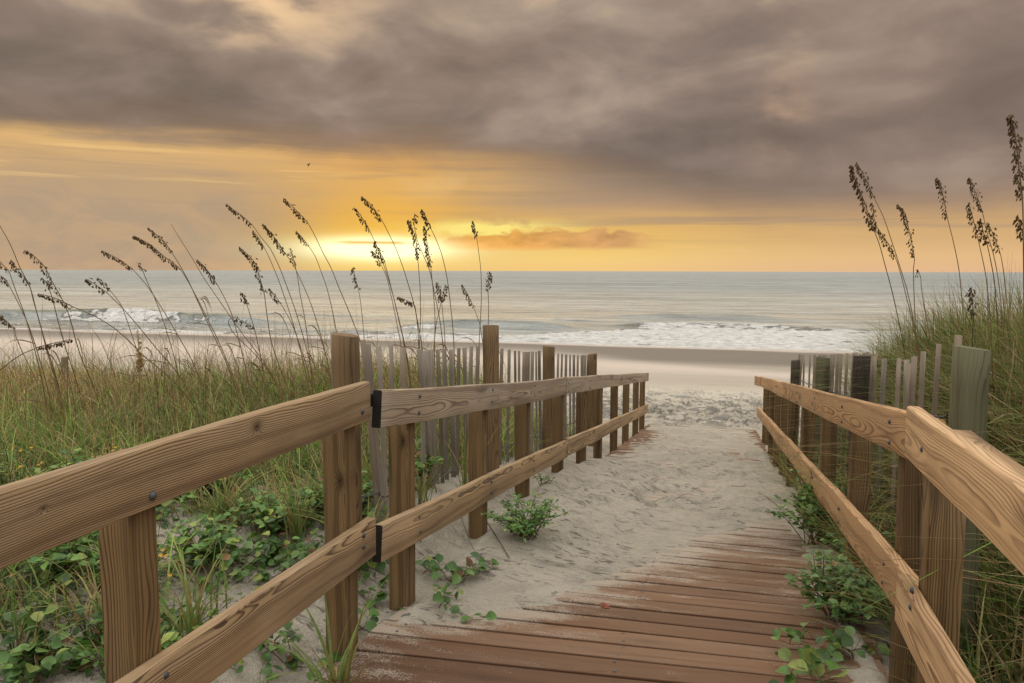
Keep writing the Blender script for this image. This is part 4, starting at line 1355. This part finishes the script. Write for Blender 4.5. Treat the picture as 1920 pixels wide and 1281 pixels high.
OATS = [
    # label, conv, head, stalk, depth, density, leaves
    ('bare headless oat stalk slanting in from the left edge of the photo', S1, [], [(-12, 350), (0, 372), (60, 480), (110, 600), (170, 720), (205, 850), (250, 1010), (300, 1170)], 5.6, 1, 1),
    ('leaning sea oat at the far left with long feathery head crossing the horizon', S1, [(138, 508), (185, 535), (250, 600), (285, 670), (345, 775)], [(390, 880), (425, 1010), (460, 1120), (500, 1210)], 5.8, .8, 2),
    ('dark dense sea oat head just below the horizon at far left', S1, [(62, 560), (100, 620), (160, 692)], [(190, 800), (225, 920), (260, 1060), (300, 1200)], 5.6, 1.3, 2),
    ('small sea oat head touching the left edge at horizon height', S1, [(0, 568), (25, 600), (52, 632)], [(90, 740), (135, 860), (180, 1010), (215, 1150)], 5.7, .9, 2),
    ('sparse sea oat head at the left edge below the horizon', S1, [(0, 648), (28, 670), (52, 708)], [(100, 800), (160, 930), (210, 1080), (240, 1180)], 5.5, .8, 1),
    ('loose second head hanging among the far left oats', S1, [(232, 660), (255, 685), (275, 722)], [(300, 800), (330, 920), (370, 1060), (410, 1180)], 6.0, .7, 1),
    ('sea oat bowed almost flat to the left with a one sided drooping head', S1, [(212, 752), (270, 765), (330, 785), (410, 826)], [(480, 855), (580, 905), (690, 985), (800, 1095), (880, 1160), (960, 1230)], 5.5, 1.0, 1),
    ('yellowish oat head lying over sideways above the grass at left', S1, [(400, 1008), (340, 1022), (280, 1035), (215, 1055)], [(120, 1095), (40, 1150), (-20, 1200)], 5.2, 1.5, 0),
    ('heavy head at the left edge just above the white surf', S1, [(-30, 850), (10, 885), (70, 940)], [(95, 1010), (140, 1110), (180, 1190)], 5.0, 1.4, 1),
    ('slim arching sea oat whose head begins at horizon level left of the wave', S1, [(570, 508), (615, 530), (680, 565), (742, 612)], [(800, 675), (850, 740), (920, 850), (985, 960), (1060, 1090)], 6.2, 1.1, 2),
    ('thin sea oat with a tiny head between two larger arching ones at left', S1, [(772, 578), (788, 600), (804, 625)], [(830, 690), (880, 800), (930, 940), (975, 1090)], 6.4, .8, 1),
    ('arching sea oat with a compact head highest in the left middle group', S1, [(832, 380), (875, 415), (920, 455), (962, 515)], [(1010, 590), (1060, 680), (1110, 790), (1170, 920), (1260, 1110)], 6.2, 1.15, 2),
    ('sea oat with a broad ragged head hanging left over the horizon', S1, [(750, 425), (800, 450), (850, 480), (920, 540), (1005, 605)], [(1050, 670), (1110, 780), (1170, 900), (1220, 1000), (1290, 1160)], 5.9, 1.5, 2),
    ('bare straight stalk without any head standing left of the sunset', S1, [], [(962, 362), (1010, 440), (1080, 550), (1150, 668), (1240, 800), (1340, 945), (1480, 1130)], 6.0, 1, 1),
    ('drooping sea oat head just above the breaking wave', S1, [(480, 668), (520, 690), (590, 738)], [(640, 785), (700, 845), (790, 950), (880, 1060), (960, 1150)], 6.0, 1.3, 1),
    ('short narrow head beside the drooping one above the breaking wave', S1, [(548, 660), (580, 690), (618, 733)], [(680, 815), (720, 920), (760, 1040), (800, 1140)], 6.3, .9, 1),
    ('thick clustered head cut by the horizon left of the sunset glow', S1, [(1108, 560), (1150, 600), (1185, 645), (1215, 690)], [(1260, 770), (1300, 860), (1335, 980), (1370, 1120)], 6.0, 1.6, 2),
    ('long curved sea oat reaching high over the left end of the sunset', S2, [(148, 138), (190, 175), (245, 215), (308, 272)], [(360, 345), (420, 420), (475, 530), (525, 660), (575, 800), (620, 950), (655, 1080)], 6.1, 1.2, 2),
    ('short head nested under the long curved sea oat', S2, [(308, 300), (345, 350), (382, 412)], [(420, 490), (470, 610), (515, 740), (560, 880), (600, 1020)], 6.3, 1.2, 1),
    ('fluffy sea oat head against the bright yellow cloud', S2, [(372, 262), (420, 315), (465, 375), (512, 447)], [(560, 515), (610, 615), (660, 730), (705, 860), (740, 980)], 6.0, 1.5, 2),
    ('dark stalk with a long lumpy head falling across the horizon', S2, [(225, 405), (280, 455), (330, 515), (350, 580), (380, 690)], [(392, 770), (405, 870), (425, 990), (470, 1130), (525, 1275)], 5.6, 1.25, 1),
    ('tall sea oat with a clean arching head high above the sun', S2, [(500, 102), (545, 145), (600, 200), (650, 256)], [(700, 345), (745, 440), (800, 545), (850, 670), (905, 800), (960, 940)], 6.2, 1.2, 2),
    ('small pale head lower on a thin stalk left of the sun', S2, [(580, 308), (615, 345), (655, 398)], [(700, 470), (735, 560), (770, 660), (800, 780), (830, 930)], 6.4, 1.2, 2),
    ('short upright head standing in the yellow glow above the horizon', S2, [(540, 412), (556, 460), (572, 518)], [(590, 600), (605, 700), (630, 830), (650, 970), (662, 1070)], 6.1, 1.1, 2),
    ('sea oat head directly over the sun leaning left', S2, [(938, 162), (975, 205), (1005, 250), (1035, 305)], [(1075, 390), (1110, 480), (1150, 600), (1185, 720), (1215, 850), (1240, 960)], 6.1, 1.2, 2),
    ('tallest arching sea oat rising above the sun', S2, [(985, 92), (1030, 130), (1070, 180), (1112, 242)], [(1155, 325), (1200, 420), (1245, 540), (1285, 670), (1320, 800), (1350, 960)], 6.2, 1.2, 2),
    ('golden backlit head inside the sun glow at the horizon', S2, [(1068, 372), (1095, 430), (1126, 492)], [(1150, 580), (1175, 680), (1205, 800), (1240, 950)], 6.0, 1.4, 1),
    ('curled golden twin head beside the one in the sun glow', S2, [(1045, 428), (1075, 455), (1108, 520)], [(1140, 590), (1165, 690), (1195, 830), (1222, 970)], 6.05, 1.2, 1),
    ('stout dark upright head right of the sun', S2, [(1275, 240), (1300, 290), (1325, 370), (1335, 480)], [(1343, 570), (1350, 680), (1352, 840), (1345, 1010)], 5.9, 1.6, 2),
    ('sea oat arching over the stout heads right of the sun', S2, [(1360, 172), (1385, 220), (1415, 290)], [(1450, 365), (1485, 460), (1515, 590), (1535, 740), (1552, 900), (1560, 1040)], 6.1, 1.4, 2),
    ('long drooping head close beside the stout upright one', S2, [(1378, 275), (1390, 360), (1402, 440), (1415, 530)], [(1425, 620), (1435, 730), (1442, 850), (1440, 980)], 5.9, 1.4, 2),
    ('thin spike head standing alone between the stout heads', S2, [(1315, 198), (1314, 230), (1312, 262)], [(1330, 360), (1370, 460), (1410, 560), (1440, 700), (1470, 850), (1490, 1000)], 6.2, .8, 1),
    ('slim sea oat nearly upright left of the tall golden post', S2, [(1678, 245), (1690, 290), (1700, 345)], [(1712, 430), (1725, 540), (1730, 660), (1727, 800), (1718, 960)], 6.2, 1.2, 2),
    ('short upright oat standing right above the tall golden post', S2, [(1777, 560), (1776, 605), (1770, 665)], [(1774, 740), (1774, 840), (1768, 960)], 6.3, 1.3, 0),
    ('leaning oat head below the horizon near the tall golden post', S2, [(1610, 640), (1645, 700), (1680, 778)], [(1700, 830), (1720, 890), (1735, 980)], 6.1, 1.1, 1),
    ('wispy pale oat plume standing on the horizon under the sun', S2, [(936, 530), (945, 590), (965, 665)], [(980, 750), (992, 860), (1002, 970)], 6.3, 1.0, 1),
    ('folded brown head bent sideways over the fence grass', S2, [(1210, 715), (1255, 735), (1312, 765)], [(1325, 830), (1335, 910), (1340, 1000)], 6.0, 1.6, 1),
    ('loose oat head hanging below the horizon right of the sun', S2, [(1455, 625), (1470, 690), (1482, 745)], [(1490, 820), (1500, 920), (1505, 1020)], 6.0, 1.4, 1),
    ('head leaning right against its loose neighbour below the horizon', S2, [(1508, 640), (1495, 690), (1480, 742)], [(1470, 800), (1450, 880), (1438, 1000)], 6.1, 1.2, 1),
    ('small dark head over the sea left of the sunset glitter', S2, [(413, 662), (445, 705), (482, 757)], [(520, 820), (560, 900), (605, 1020)], 6.3, 1.2, 1),
    ('faint thin oat with a short head over the left sea', S2, [(232, 688), (250, 720), (272, 760)], [(295, 830), (325, 930), (350, 1040)], 6.6, .8, 1),
    ('sagging sea oat head hanging over the green swell', S2, [(320, 912), (265, 880), (200, 848)], [(160, 870), (190, 940), (260, 1010), (330, 1080)], 6.0, 1.0, 0),
    # right dune
    ('left one of the paired tall sea oats on the right dune', S3, [(322, 305), (345, 385), (385, 480), (440, 640)], [(470, 720), (500, 830), (535, 960), (560, 1070), (585, 1190)], 5.2, 1.6, 3),
    ('right one of the paired tall sea oats on the right dune', S3, [(350, 290), (390, 360), (440, 470)], [(490, 575), (530, 690), (575, 830), (620, 980), (660, 1180)], 5.3, 1.5, 3),
    ('shorter oat with a frayed lower head behind the tall pair', S3, [(432, 500), (450, 610), (500, 690), (552, 785)], [(580, 870), (610, 990), (640, 1110), (660, 1220)], 5.4, 1.2, 2),
    ('medium sea oat with a heavy straight head right of the tall pair', S3, [(565, 510), (605, 560), (625, 650), (652, 782)], [(648, 850), (650, 960), (655, 1080), (660, 1220)], 5.0, 1.3, 2),
    ('bare stalk carrying a few last spikelets beside the medium oat', S3, [(668, 850), (685, 890)], [(690, 950), (705, 1050), (725, 1160), (735, 1250)], 5.1, .6, 1),
    ('lone sea oat with curling leaves in the middle of the right dune', S3, [(770, 370), (795, 430), (825, 582)], [(850, 680), (880, 820), (895, 940), (905, 1060), (912, 1170)], 5.0, 1.25, 3),
    ('tallest of the slim sea oats clustered before the right edge', S3, [(940, 370), (965, 430), (1005, 542)], [(1030, 650), (1065, 770), (1090, 900), (1105, 1030), (1118, 1170)], 5.0, 1.35, 2),
    ('left hand slim oat with a long narrow head under the tallest slim one', S3, [(935, 500), (955, 570), (985, 692)], [(1005, 780), (1025, 880), (1038, 990), (1048, 1110)], 5.1, 1.3, 2),
    ('small middle head between the slim sea oats before the right edge', S3, [(995, 582), (1010, 645), (1032, 718)], [(1050, 800), (1068, 900), (1080, 1020), (1088, 1150)], 5.2, 1.2, 1),
    ('rightmost of the slim oats with a zigzag head', S3, [(1035, 603), (1065, 670), (1098, 757)], [(1115, 840), (1128, 950), (1140, 1060), (1148, 1150)], 5.1, 1.3, 1),
    ('large dark sea oat nearest the camera rising along the right edge', S3, [(1150, 45), (1172, 110), (1185, 200), (1200, 330), (1216, 480)], [(1220, 580), (1222, 720), (1224, 880), (1226, 1100)], 3.9, 2.1, 2),
    ('small head half hidden behind the large dark oat at the right edge', S3, [(1192, 565), (1206, 620), (1222, 690)], [(1228, 800), (1232, 950), (1236, 1150)], 4.6, 1.4, 1),
    ('brown knobbly dock stem among the right dune grass', S3, [(950, 942), (955, 1000), (960, 1090)], [(958, 1150), (955, 1230)], 4.8, .7, 0),
]
for i, (lab, cv, hd, stk, Z, dn, lv) in enumerate(OATS):
    _r = sea_oat(lab, cv, hd, stk, Z, dn, seed=i, leaves=lv, thick=1.15 if Z < 4.2 else 1.0)
    if 'dock' in lab:
        _r.name = 'seed_stem'; _r['category'] = 'dry plant'; del _r['group']

# tall dry seed stem (dock) in the left dune
def dock(px, py_top, py_bot, Z, label):
    rs = random.Random(77)
    top = at_depth(px - 3, py_top, Z); bot = at_depth(px + 6, py_bot, Z)
    root = thing('seed_stem', label, 'dry plant', (bot.x, bot.y, gz(bot.x, bot.y)))
    st = MB(); hd = MB()
    base = Vector((bot.x, bot.y, gz(bot.x, bot.y) - .02))
    st.tube([base, bot.lerp(top, .2), bot.lerp(top, .6), top], .0045, .002, (.33, .24, .10), 5)
    st.build('stalk', M['oat'], root)
    for j in range(85):
        t = rs.random() ** .8
        p = top.lerp(bot, t * .52)
        a = rs.uniform(0, 6.28)
        d = Vector((math.cos(a) * .6, math.sin(a) * .6, .8))
        L = rs.uniform(.012, .03) * (.5 + t)
        hd.leaf(p + Vector((math.cos(a), math.sin(a), 0)) * .003, d, Vector((rs.uniform(-1, 1), rs.uniform(-1, 1), .5)), L, L * .45, rs.choice([(.46, .33, .16), (.38, .26, .12), (.54, .40, .20)]), .2, .2)
    hd.build('seed_head', M['oat'], root)

dock(261, 618, 775, 4.3, 'straw brown seed spike standing upright in the left dune grass')

# ------------------------------------------------------------------ leafy plants
LG = [(.07, .155, .033), (.095, .20, .042), (.13, .24, .055), (.05, .11, .028)]
LY = [(.24, .29, .06), (.18, .25, .055)]
LB = [(.22, .11, .04), (.18, .09, .04)]


def leafcol(rs, yel=.12, brn=.03, pale=0.0):
    r = rs.random()
    if r < brn: c = rs.choice(LB)
    elif r < brn + yel: c = rs.choice(LY)
    else: c = rs.choice(LG)
    k = rs.uniform(.8, 1.25)
    c = tuple(v * k for v in c)
    if pale: c = tuple(v * (1 - pale) + w * pale for v, w in zip(c, (.20, .25, .14)))
    return c


def vine(label, x, y, n_run, length, leaf_l, seed, cat='vine', group='leafy vines creeping over the sand', wide=.85, lift=.04, yel=.12, pale=0.0, name='creeping_vine', az0=None, spread=6.28):
    rs = random.Random(seed)
    z0 = gz(x, y)
    root = thing(name, label, cat, (x, y, z0), group=group)
    st, lf = MB(), MB()
    for r_ in range(n_run):
        az = (rs.uniform(0, 6.28) if az0 is None else az0 + rs.uniform(-spread, spread) / 2)
        L = length * rs.uniform(.55, 1.1)
        px, py = x + rs.uniform(-.03, .03), y + rs.uniform(-.03, .03)
        pts = []
        nst = max(4, int(L / .045))
        for k in range(nst + 1):
            g = max(gz(px, py), -9)
            if 0 < px < 1.8 and .2 < py < 14.2: g = max(g, float(deck_z(py)))
            pts.append(Vector((px, py, g + .008 + lift * (.4 + .6 * math.sin(k * .9 + r_)) * rs.uniform(.3, 1))))
            az += rs.uniform(-.4, .4)
            px += math.cos(az) * .045; py += math.sin(az) * .045
        st.tube(catmull(pts, 2), .0022, .0012, (.12, .085, .035), 4)
        for k, p in enumerate(pts):
            for q in range(rs.choice((1, 2, 2))):
                a2 = rs.uniform(0, 6.28)
                pet = Vector((math.cos(a2) * .5, math.sin(a2) * .5, rs.uniform(.5, 1.1))).normalized() * leaf_l * rs.uniform(.4, 1.0)
                b0 = p + pet
                st.tube([p, p + pet * .5 + Vector((0, 0, .004)), b0], .001, .0008, (.10, .12, .03), 3)
                L_ = leaf_l * rs.uniform(.6, 1.2)
                d = Vector((math.cos(a2 + rs.uniform(-.6, .6)), math.sin(a2 + rs.uniform(-.6, .6)), rs.uniform(-.7, .7)))
                lf.leaf(b0, d, Vector((rs.uniform(-.9, .9), rs.uniform(-1.1, .5), 1)), L_, L_ * wide, leafcol(rs, yel, .04, pale), rs.uniform(.1, .5), rs.uniform(.05, .35), (.75, 1.0, .85, .5) if wide > .6 else (.6, 1, .85, .45))
    st.build('stem', M['leaf'], root)
    lf.build('foliage', M['leaf'], root)
    return root


def shrub(label, x, y, w, h, leaf_l, n_stem, n_leaf, seed, cat='shrub', yel=.06, pale=0.0, wide=.5, group=None, z0=None, lean=(0, 0)):
    rs = random.Random(seed)
    if z0 is None:
        z0 = gz(x, y)
        if 0 < x < 1.8: z0 = max(z0, float(deck_z(y)))
    root = thing('leafy_shrub', label, cat, (x, y, z0), group=group)
    st, lf = MB(), MB()
    for s_ in range(n_stem):
        a = rs.uniform(0, 6.28)
        rr = w / 2 * math.sqrt(rs.random())
        tip = Vector((x + math.cos(a) * rr + lean[0], y + math.sin(a) * rr + lean[1], z0 + h * (1 - .55 * (rr / (w / 2)) ** 2) * rs.uniform(.55, 1.05)))
        b0 = Vector((x + rs.uniform(-.04, .04) * w * 3, y + rs.uniform(-.04, .04) * w * 3, z0 - .02))
        mid = b0.lerp(tip, .5) + Vector((rs.uniform(-.2, .2) * w * .3, rs.uniform(-.2, .2) * w * .3, h * .12))
        cv = catmull([b0, mid, tip], 5)
        st.tube(cv, .003, .0012, (.13, .085, .04), 4)
        per = max(4, n_leaf // n_stem)
        for j in range(per):
            t = rs.uniform(.22, 1.0)
            i = min(int(t * (len(cv) - 1)), len(cv) - 2)
            p = cv[i].lerp(cv[i + 1], t * (len(cv) - 1) - i)
            a2 = rs.uniform(0, 6.28)
            d = Vector((math.cos(a2), math.sin(a2), rs.uniform(-.3, .8)))
            L_ = leaf_l * rs.uniform(.6, 1.2)
            lf.leaf(p + d.normalized() * .008, d, Vector((rs.uniform(-.6, .6), rs.uniform(-.8, .4), 1)), L_, L_ * wide, tuple(1.35 * q_ for q_ in leafcol(rs, yel, .02, pale)), rs.uniform(.1, .5), rs.uniform(.0, .3))
    st.build('stem', M['leaf'], root)
    lf.build('foliage', M['leaf'], root)
    return root


def tuft(label, x, y, n, h, w, seed, lean=.6, az=None, spread=6.28, yel=.25, z0=None, stiff=1.0, group='grass tufts by the boardwalk', name='grass_tuft'):
    rs = random.Random(seed)
    if z0 is None:
        z0 = gz(x, y)
        if 0 < x < 1.8: z0 = max(z0, float(deck_z(y)))
    mb = MB()
    for i in range(n):
        a = rs.uniform(0, 6.28) if az is None else az + rs.uniform(-spread, spread) / 2
        hh = h * rs.uniform(.45, 1.1)
        ln = lean * rs.uniform(.25, 1.5)
        b0 = Vector((x + rs.gauss(0, .018), y + rs.gauss(0, .018), z0 - .01))
        dr = Vector((math.cos(a), math.sin(a), 0))
        pts = []
        for k in range(9):
            t = k / 8
            pts.append(b0 + dr * (ln * hh * t ** 1.7) + Vector((0, 0, hh * (t - .40 * min(ln, 1.9) / stiff * t ** 2.6))))
        r = rs.random()
        if r < yel: c, c2 = (.30, .24, .09), (.34, .22, .09)
        else: c, c2 = rs.choice([(.13, .20, .045), (.17, .24, .06), (.10, .16, .035), (.20, .26, .10)]), rs.choice([(.22, .27, .08), (.34, .27, .10), (.17, .23, .06)])
        mb.blade(pts, w * rs.uniform(.6, 1.2), c, c2)
    o = mb.build(name, M['grass'], None, (x, y, z0))
    return tag(o, label, 'grass tuft', group)


shrub('small leaved green bush sitting on the sand slope under the left ramp rail', .20, 4.16, .56, .24, .030, 34, 1000, 1, yel=.08)
shrub('tiny leafy sprig at the foot of the third ramp post', -.02, 5.55, .16, .14, .035, 6, 40, 2, cat='plant', yel=.25)
vine('broad leaved vine climbing up the bare sand beside the first ramp post', .10, 3.32, 4, .34, .050, 3, az0=2.2, spread=2.4)
vine('small green vine nearest the deck edge below the first ramp post', .12, 3.02, 3, .20, .045, 4)
vine('low vine at the gap between the two left railings', -.16, 2.78, 3, .22, .05, 5)
shrub('dense pale green bush spilling over the deck below the right railing', 1.80, 3.55, .50, .30, .042, 36, 1000, 6, yel=.04, pale=.25, wide=.6)
vine('bright curly leaved vine on the deck at the right railing post', 1.74, 3.05, 6, .30, .06, 7, wide=.75, pale=.12)
shrub('tangled green bush draped over the lower right rail', 1.86, 5.05, .60, .52, .04, 34, 900, 8, yel=.12, wide=.6)
shrub('dark low bush behind the second right post', 1.98, 4.2, .5, .36, .045, 20, 420, 9, yel=.05, wide=.6)
vine('round leaved green sprout at the very bottom near the right posts', 1.66, 2.72, 2, .08, .075, 10)
shrub('leafy weed growing between mossy post and right foreground rail', 2.35, 2.55, .5, .55, .05, 22, 380, 11, yel=.08, wide=.6, pale=.15)
vine('broad leaved vine sprawling below the right foreground rail', 2.15, 2.2, 12, .5, .06, 12)
vine('second vine on the sand beyond the mossy post at the right edge', 2.6, 2.75, 14, .6, .055, 15)
shrub('bright leafy weed at the right edge under the top rail', 2.7, 2.35, .55, .4, .05, 26, 420, 16, yel=.1, wide=.6, pale=.1)
shrub('second dark weed behind the right foreground lower rail', 2.1, 1.9, .45, .35, .05, 18, 300, 13, yel=.1, wide=.6)

GV = [
    ('green vine mat at the lower left behind the lower rail', -.85, 2.35, 9, .55, .055),
    ('leafy vine patch at the left edge under the top rail', -1.25, 2.75, 9, .6, .055),
    ('vine patch between the left posts on open sand', -.75, 3.15, 8, .5, .055),
    ('thick vine clump just left of the second landing post', -.42, 3.05, 9, .38, .06),
    ('round leaved vine in the middle of the left sand opening', -1.0, 3.6, 8, .5, .05),
    ('vine creeping along the grass line behind the top rail', -1.75, 3.5, 9, .6, .05),
    ('vine at the bottom of the left post', -.52, 2.05, 6, .3, .055),
    ('small vine climbing beside the sand fence foot', -.62, 3.75, 8, .4, .05),
    ('straggling vine among yellow flowers at the left edge', -1.9, 3.0, 9, .6, .05),
    ('deep green vine at the far lower left corner', -1.05, 2.05, 9, .45, .06),
    ('vine runner lying on the sand below the lower rail', -.30, 2.45, 5, .3, .05),
]
for i, (lab, x, y, n, L, ll) in enumerate(GV):
    vine(lab, x, y, int(n * 1.7), L, ll * .82, 40 + i, yel=.16, lift=.09)
for i, (lab, x, y, w, h, n) in enumerate([
    ('bushy weed in the middle of the left sand opening', -.95, 3.45, .5, .26, 26), ('leafy weed against the grass edge behind the second landing post', -.75, 3.75, .5, .30, 28),
    ('green weed at the left edge between the two left rails', -1.45, 2.6, .5, .28, 26), ('low weed under the top rail near the left post', -1.05, 3.0, .4, .24, 22),
    ('weed hugging the left post in the lower left corner', -.72, 2.15, .35, .2, 18), ('broad green weed where sand meets grass at left', -1.6, 3.75, .6, .3, 28),
    ('weed in the grass edge above the left rail bolt', -2.1, 3.35, .6, .3, 26), ('leafy weed growing at the foot of the left slats', -.55, 4.3, .4, .3, 22)]):
    shrub(lab, x, y, w, h, .05, n, n * 14, 120 + i, cat='weed', yel=.15, wide=.62, group='leafy weeds on the left dune')
SD = [('small seedling on the sand beside the lower left rail', -.20, 2.16), ('tiny seedling on bare sand in the bottom left corner', -.62, 1.82)]
for i, (lab, x, y) in enumerate(SD):
    vine(lab, x, y, 3, .07, .04, 60 + i, cat='seedling', name='seedling', group='seedlings on the sand', lift=.02)

tuft('bright green grass tuft with broad blades left of the near post', -.62, 2.35, 34, .42, .012, 1, lean=.5, yel=.2)
tuft('grass tuft with arching blades at the foot of the second landing post', .0, 2.30, 26, .50, .014, 2, lean=.75, yel=.15)
tuft('tall grass tuft in the vines behind the lower left rail', -.78, 3.35, 36, .45, .010, 3, lean=.5)
tuft('thin grass tuft leaning over sand between the left posts', -.5, 3.4, 24, .42, .008, 4, lean=1.0)
tuft('grass tuft beside the sand fence behind the landing post', -.72, 4.1, 34, .45, .008, 5, lean=.6)
for i, (lab, x, y, n, h) in enumerate([('grass tuft left of the near post between two vine patches', -1.15, 2.65, 40, .42), ('pale grass tuft in the centre of the left sand opening', -.85, 3.75, 44, .45),
    ('grass tuft right behind the second landing post', -.35, 3.25, 30, .40), ('feathery grass tuft under the top rail middle', -1.3, 3.5, 44, .42), ('grass tuft at the left edge of the photo under the top rail', -1.6, 2.7, 40, .45)]):
    tuft(lab, x, y, n, h, .008, 200 + i, lean=.9, yel=.2)
tuft('grass tuft at the lower left corner with drooping blades', -1.0, 2.35, 22, .42, .010, 6, lean=1.0)
tuft('grass tuft growing through the left slats by the first ramp post', -.36, 4.0, 22, .45, .009, 7, lean=.5)
tuft('single leaning blades at the slats near the second ramp post', -.30, 4.6, 10, .55, .012, 8, lean=.3)
for i, (lab, x, y, n, h) in enumerate([
    ('overhanging grass clump nearest the pale green bush', 1.92, 3.75, 40, .62), ('long arching grass clump over the lower right rail', 1.95, 4.5, 60, .72),
    ('grass clump spilling onto the sand below the middle right posts', 1.88, 5.6, 70, .62), ('grass clump among the far right posts', 1.92, 6.6, 60, .6),
    ('farthest grass clump hanging from the right ramp railing', 1.9, 7.9, 50, .55), ('dense grass clump between right fence and ramp rail', 2.05, 5.0, 60, .75),
    ('grass clump behind the first right ramp post', 2.02, 3.2, 40, .6), ('tall grass clump just beyond the mossy post', 2.5, 3.3, 60, .85),
    ('grass clump behind the right fence slats', 2.42, 4.4, 60, .85)]):
    tuft(lab, x, y, n, h, .007, 20 + i, lean=.72, az=3.0, spread=5.0, yel=.14, group='grass clumps along the right railing')

# yellow flowering weeds
def flower_weed(label, x, y, h, n, seed):
    rs = random.Random(seed)
    z0 = gz(x, y)
    root = thing('flowering_weed', label, 'wildflower', (x, y, z0), group='yellow flowering weeds')
    st, lf, fl = MB(), MB(), MB()
    for i in range(n):
        a = rs.uniform(0, 6.28)
        tip = Vector((x + math.cos(a) * rs.uniform(0, .16), y + math.sin(a) * rs.uniform(0, .16), z0 + h * rs.uniform(.5, 1.1)))
        b0 = Vector((x + rs.uniform(-.05, .05), y + rs.uniform(-.05, .05), z0 - .01))
        st.tube([b0, b0.lerp(tip, .5) + Vector((0, 0, .02)), tip], .002, .001, (.11, .10, .035), 3)
        for j in range(9):
            p = b0.lerp(tip, rs.uniform(.25, .95)); a2 = rs.uniform(0, 6.28)
            lf.leaf(p, (math.cos(a2), math.sin(a2), .4), (0, 0, 1), .04, .011, leafcol(rs, .4), .2, .3)
        for j in range(rs.choice((0, 1, 2))):
            c = tip + Vector((rs.uniform(-.03, .03), rs.uniform(-.03, .03), rs.uniform(-.02, .02)))
            one = MB()
            rr = rs.uniform(.008, .012)
            nrm = Vector((rs.uniform(-.6, .6), rs.uniform(-1, .2), 1)).normalized(); q = nrm.to_track_quat('Z', 'Y')
            ring = [c + q @ Vector((math.cos(k * .5236) * rr * (1 if k % 2 else .55), math.sin(k * .5236) * rr * (1 if k % 2 else .55), .002 if k % 2 else 0)) for k in range(12)]
            one.add([c + nrm * .003] + ring, [(0, 1 + k, 1 + (k + 1) % 12) for k in range(12)], [(.45, .22, .01)] + [(.66, .38, .015)] * 12)
            one.build('flower', M['leaf'], root)
    st.build('stem', M['leaf'], root); lf.build('foliage', M['leaf'], root)

flower_weed('yellow flowering weed at the left edge above the top rail', -2.35, 3.15, .30, 26, 1)
flower_weed('yellow flowers peeping out below the left top rail', -1.02, 2.55, .26, 14, 2)
flower_weed('yellow flowered weed in grass left of the stake', -2.05, 3.5, .28, 18, 3)

# ------------------------------------------------------------------ small debris
def twig(label, pts, r, seed, col=(.11, .08, .05)):
    rs = random.Random(seed)
    P = []
    for (px, py) in pts:
        d = ray(px, py)
        t = (-EYE + SLOPE * Y0) / (d.z + SLOPE * d.y)
        p = CAM + d * t
        g = max(gz(p.x, p.y), float(deck_z(p.y)))
        P.append(Vector((p.x, p.y, g + r + rs.uniform(0, .012))))
    mb = MB()
    cv = catmull(P, 5)
    mb.tube(cv, r, r * .5, col, 5)
    o = mb.build('dry_twig', M['oat'], None, P[0])
    tag(o, label, 'twig', 'dry twigs lying on the sand')

twig('dark dry stem on the sand pointing at the right bush', [(1408, 928), (1440, 945), (1475, 968)], .0035, 1)
twig('short curved twig on the sand in mid ramp', [(1262, 950), (1285, 942), (1302, 930)], .0025, 2)
twig('thin bent twig lying on sand before the right grass', [(1370, 925), (1395, 922), (1404, 898)], .0025, 3)
twig('stick lying along the sand slope under the left rail', [(905, 1003), (925, 1035), (955, 1070)], .004, 4)
twig('fine root crossing the bare sand slope at left', [(862, 1015), (885, 1050), (912, 1078)], .002, 5)

mb = MB()
p = at_z(1134, 1148, -.10)
mb.leaf((p.x - .02, p.y, float(deck_z(p.y)) + .006), (1, .3, .15), (0, -.3, 1), .045, .03, (.30, .075, .03), .4, .3)
mb.leaf((p.x - .02, p.y, float(deck_z(p.y)) + .006), (.6, .6, .6), (0, -.5, 1), .03, .02, (.24, .06, .025), .4, .3)
tag(mb.build('fallen_leaf', M['leaf'], None), 'small rust red fallen leaf on a bare deck board', 'leaf')

# ------------------------------------------------------------------ bird
def bird():
    c = at_depth(577, 309, 70.0)
    me = bpy.data.meshes.new('flying_bird')
    vs = [(.10, .02, 0), (.17, .05, -.04), (.04, -.08, .03), (-.02, -.17, .06), (-.02, .09, .12), (-.20, .03, .26), (.22, .10, -.10), (.30, .06, -.22), (.21, .06, -.06)]
    me.from_pydata([c + CR * v[0] + CU * v[1] + CF * v[2] for v in vs], [(0, 1), (0, 2), (2, 3), (0, 4), (4, 5), (0, 6), (6, 7), (1, 8)], [])
    m, nt, b = material('dark_plumage')
    nt.put(b.inputs['Base Color'], (.05, .038, .03))
    o = link_mesh('flying_bird', me, m, None, c)
    md = o.modifiers.new('skin', 'SKIN')
    rad = [.055, .045, .04, .02, .036, .012, .036, .012, .02]
    if not me.skin_vertices: raise RuntimeError('no skin layer')
    for i, r in enumerate(rad): me.skin_vertices[0].data[i].radius = (r, r)
    md2 = o.modifiers.new('subsurf', 'SUBSURF'); md2.levels = md2.render_levels = 1
    tag(o, 'small dark bird flying with bent wings under the cloud edge', 'bird')
    return o

try:
    _o = bird()
except Exception as ex:
    print('bird', ex)
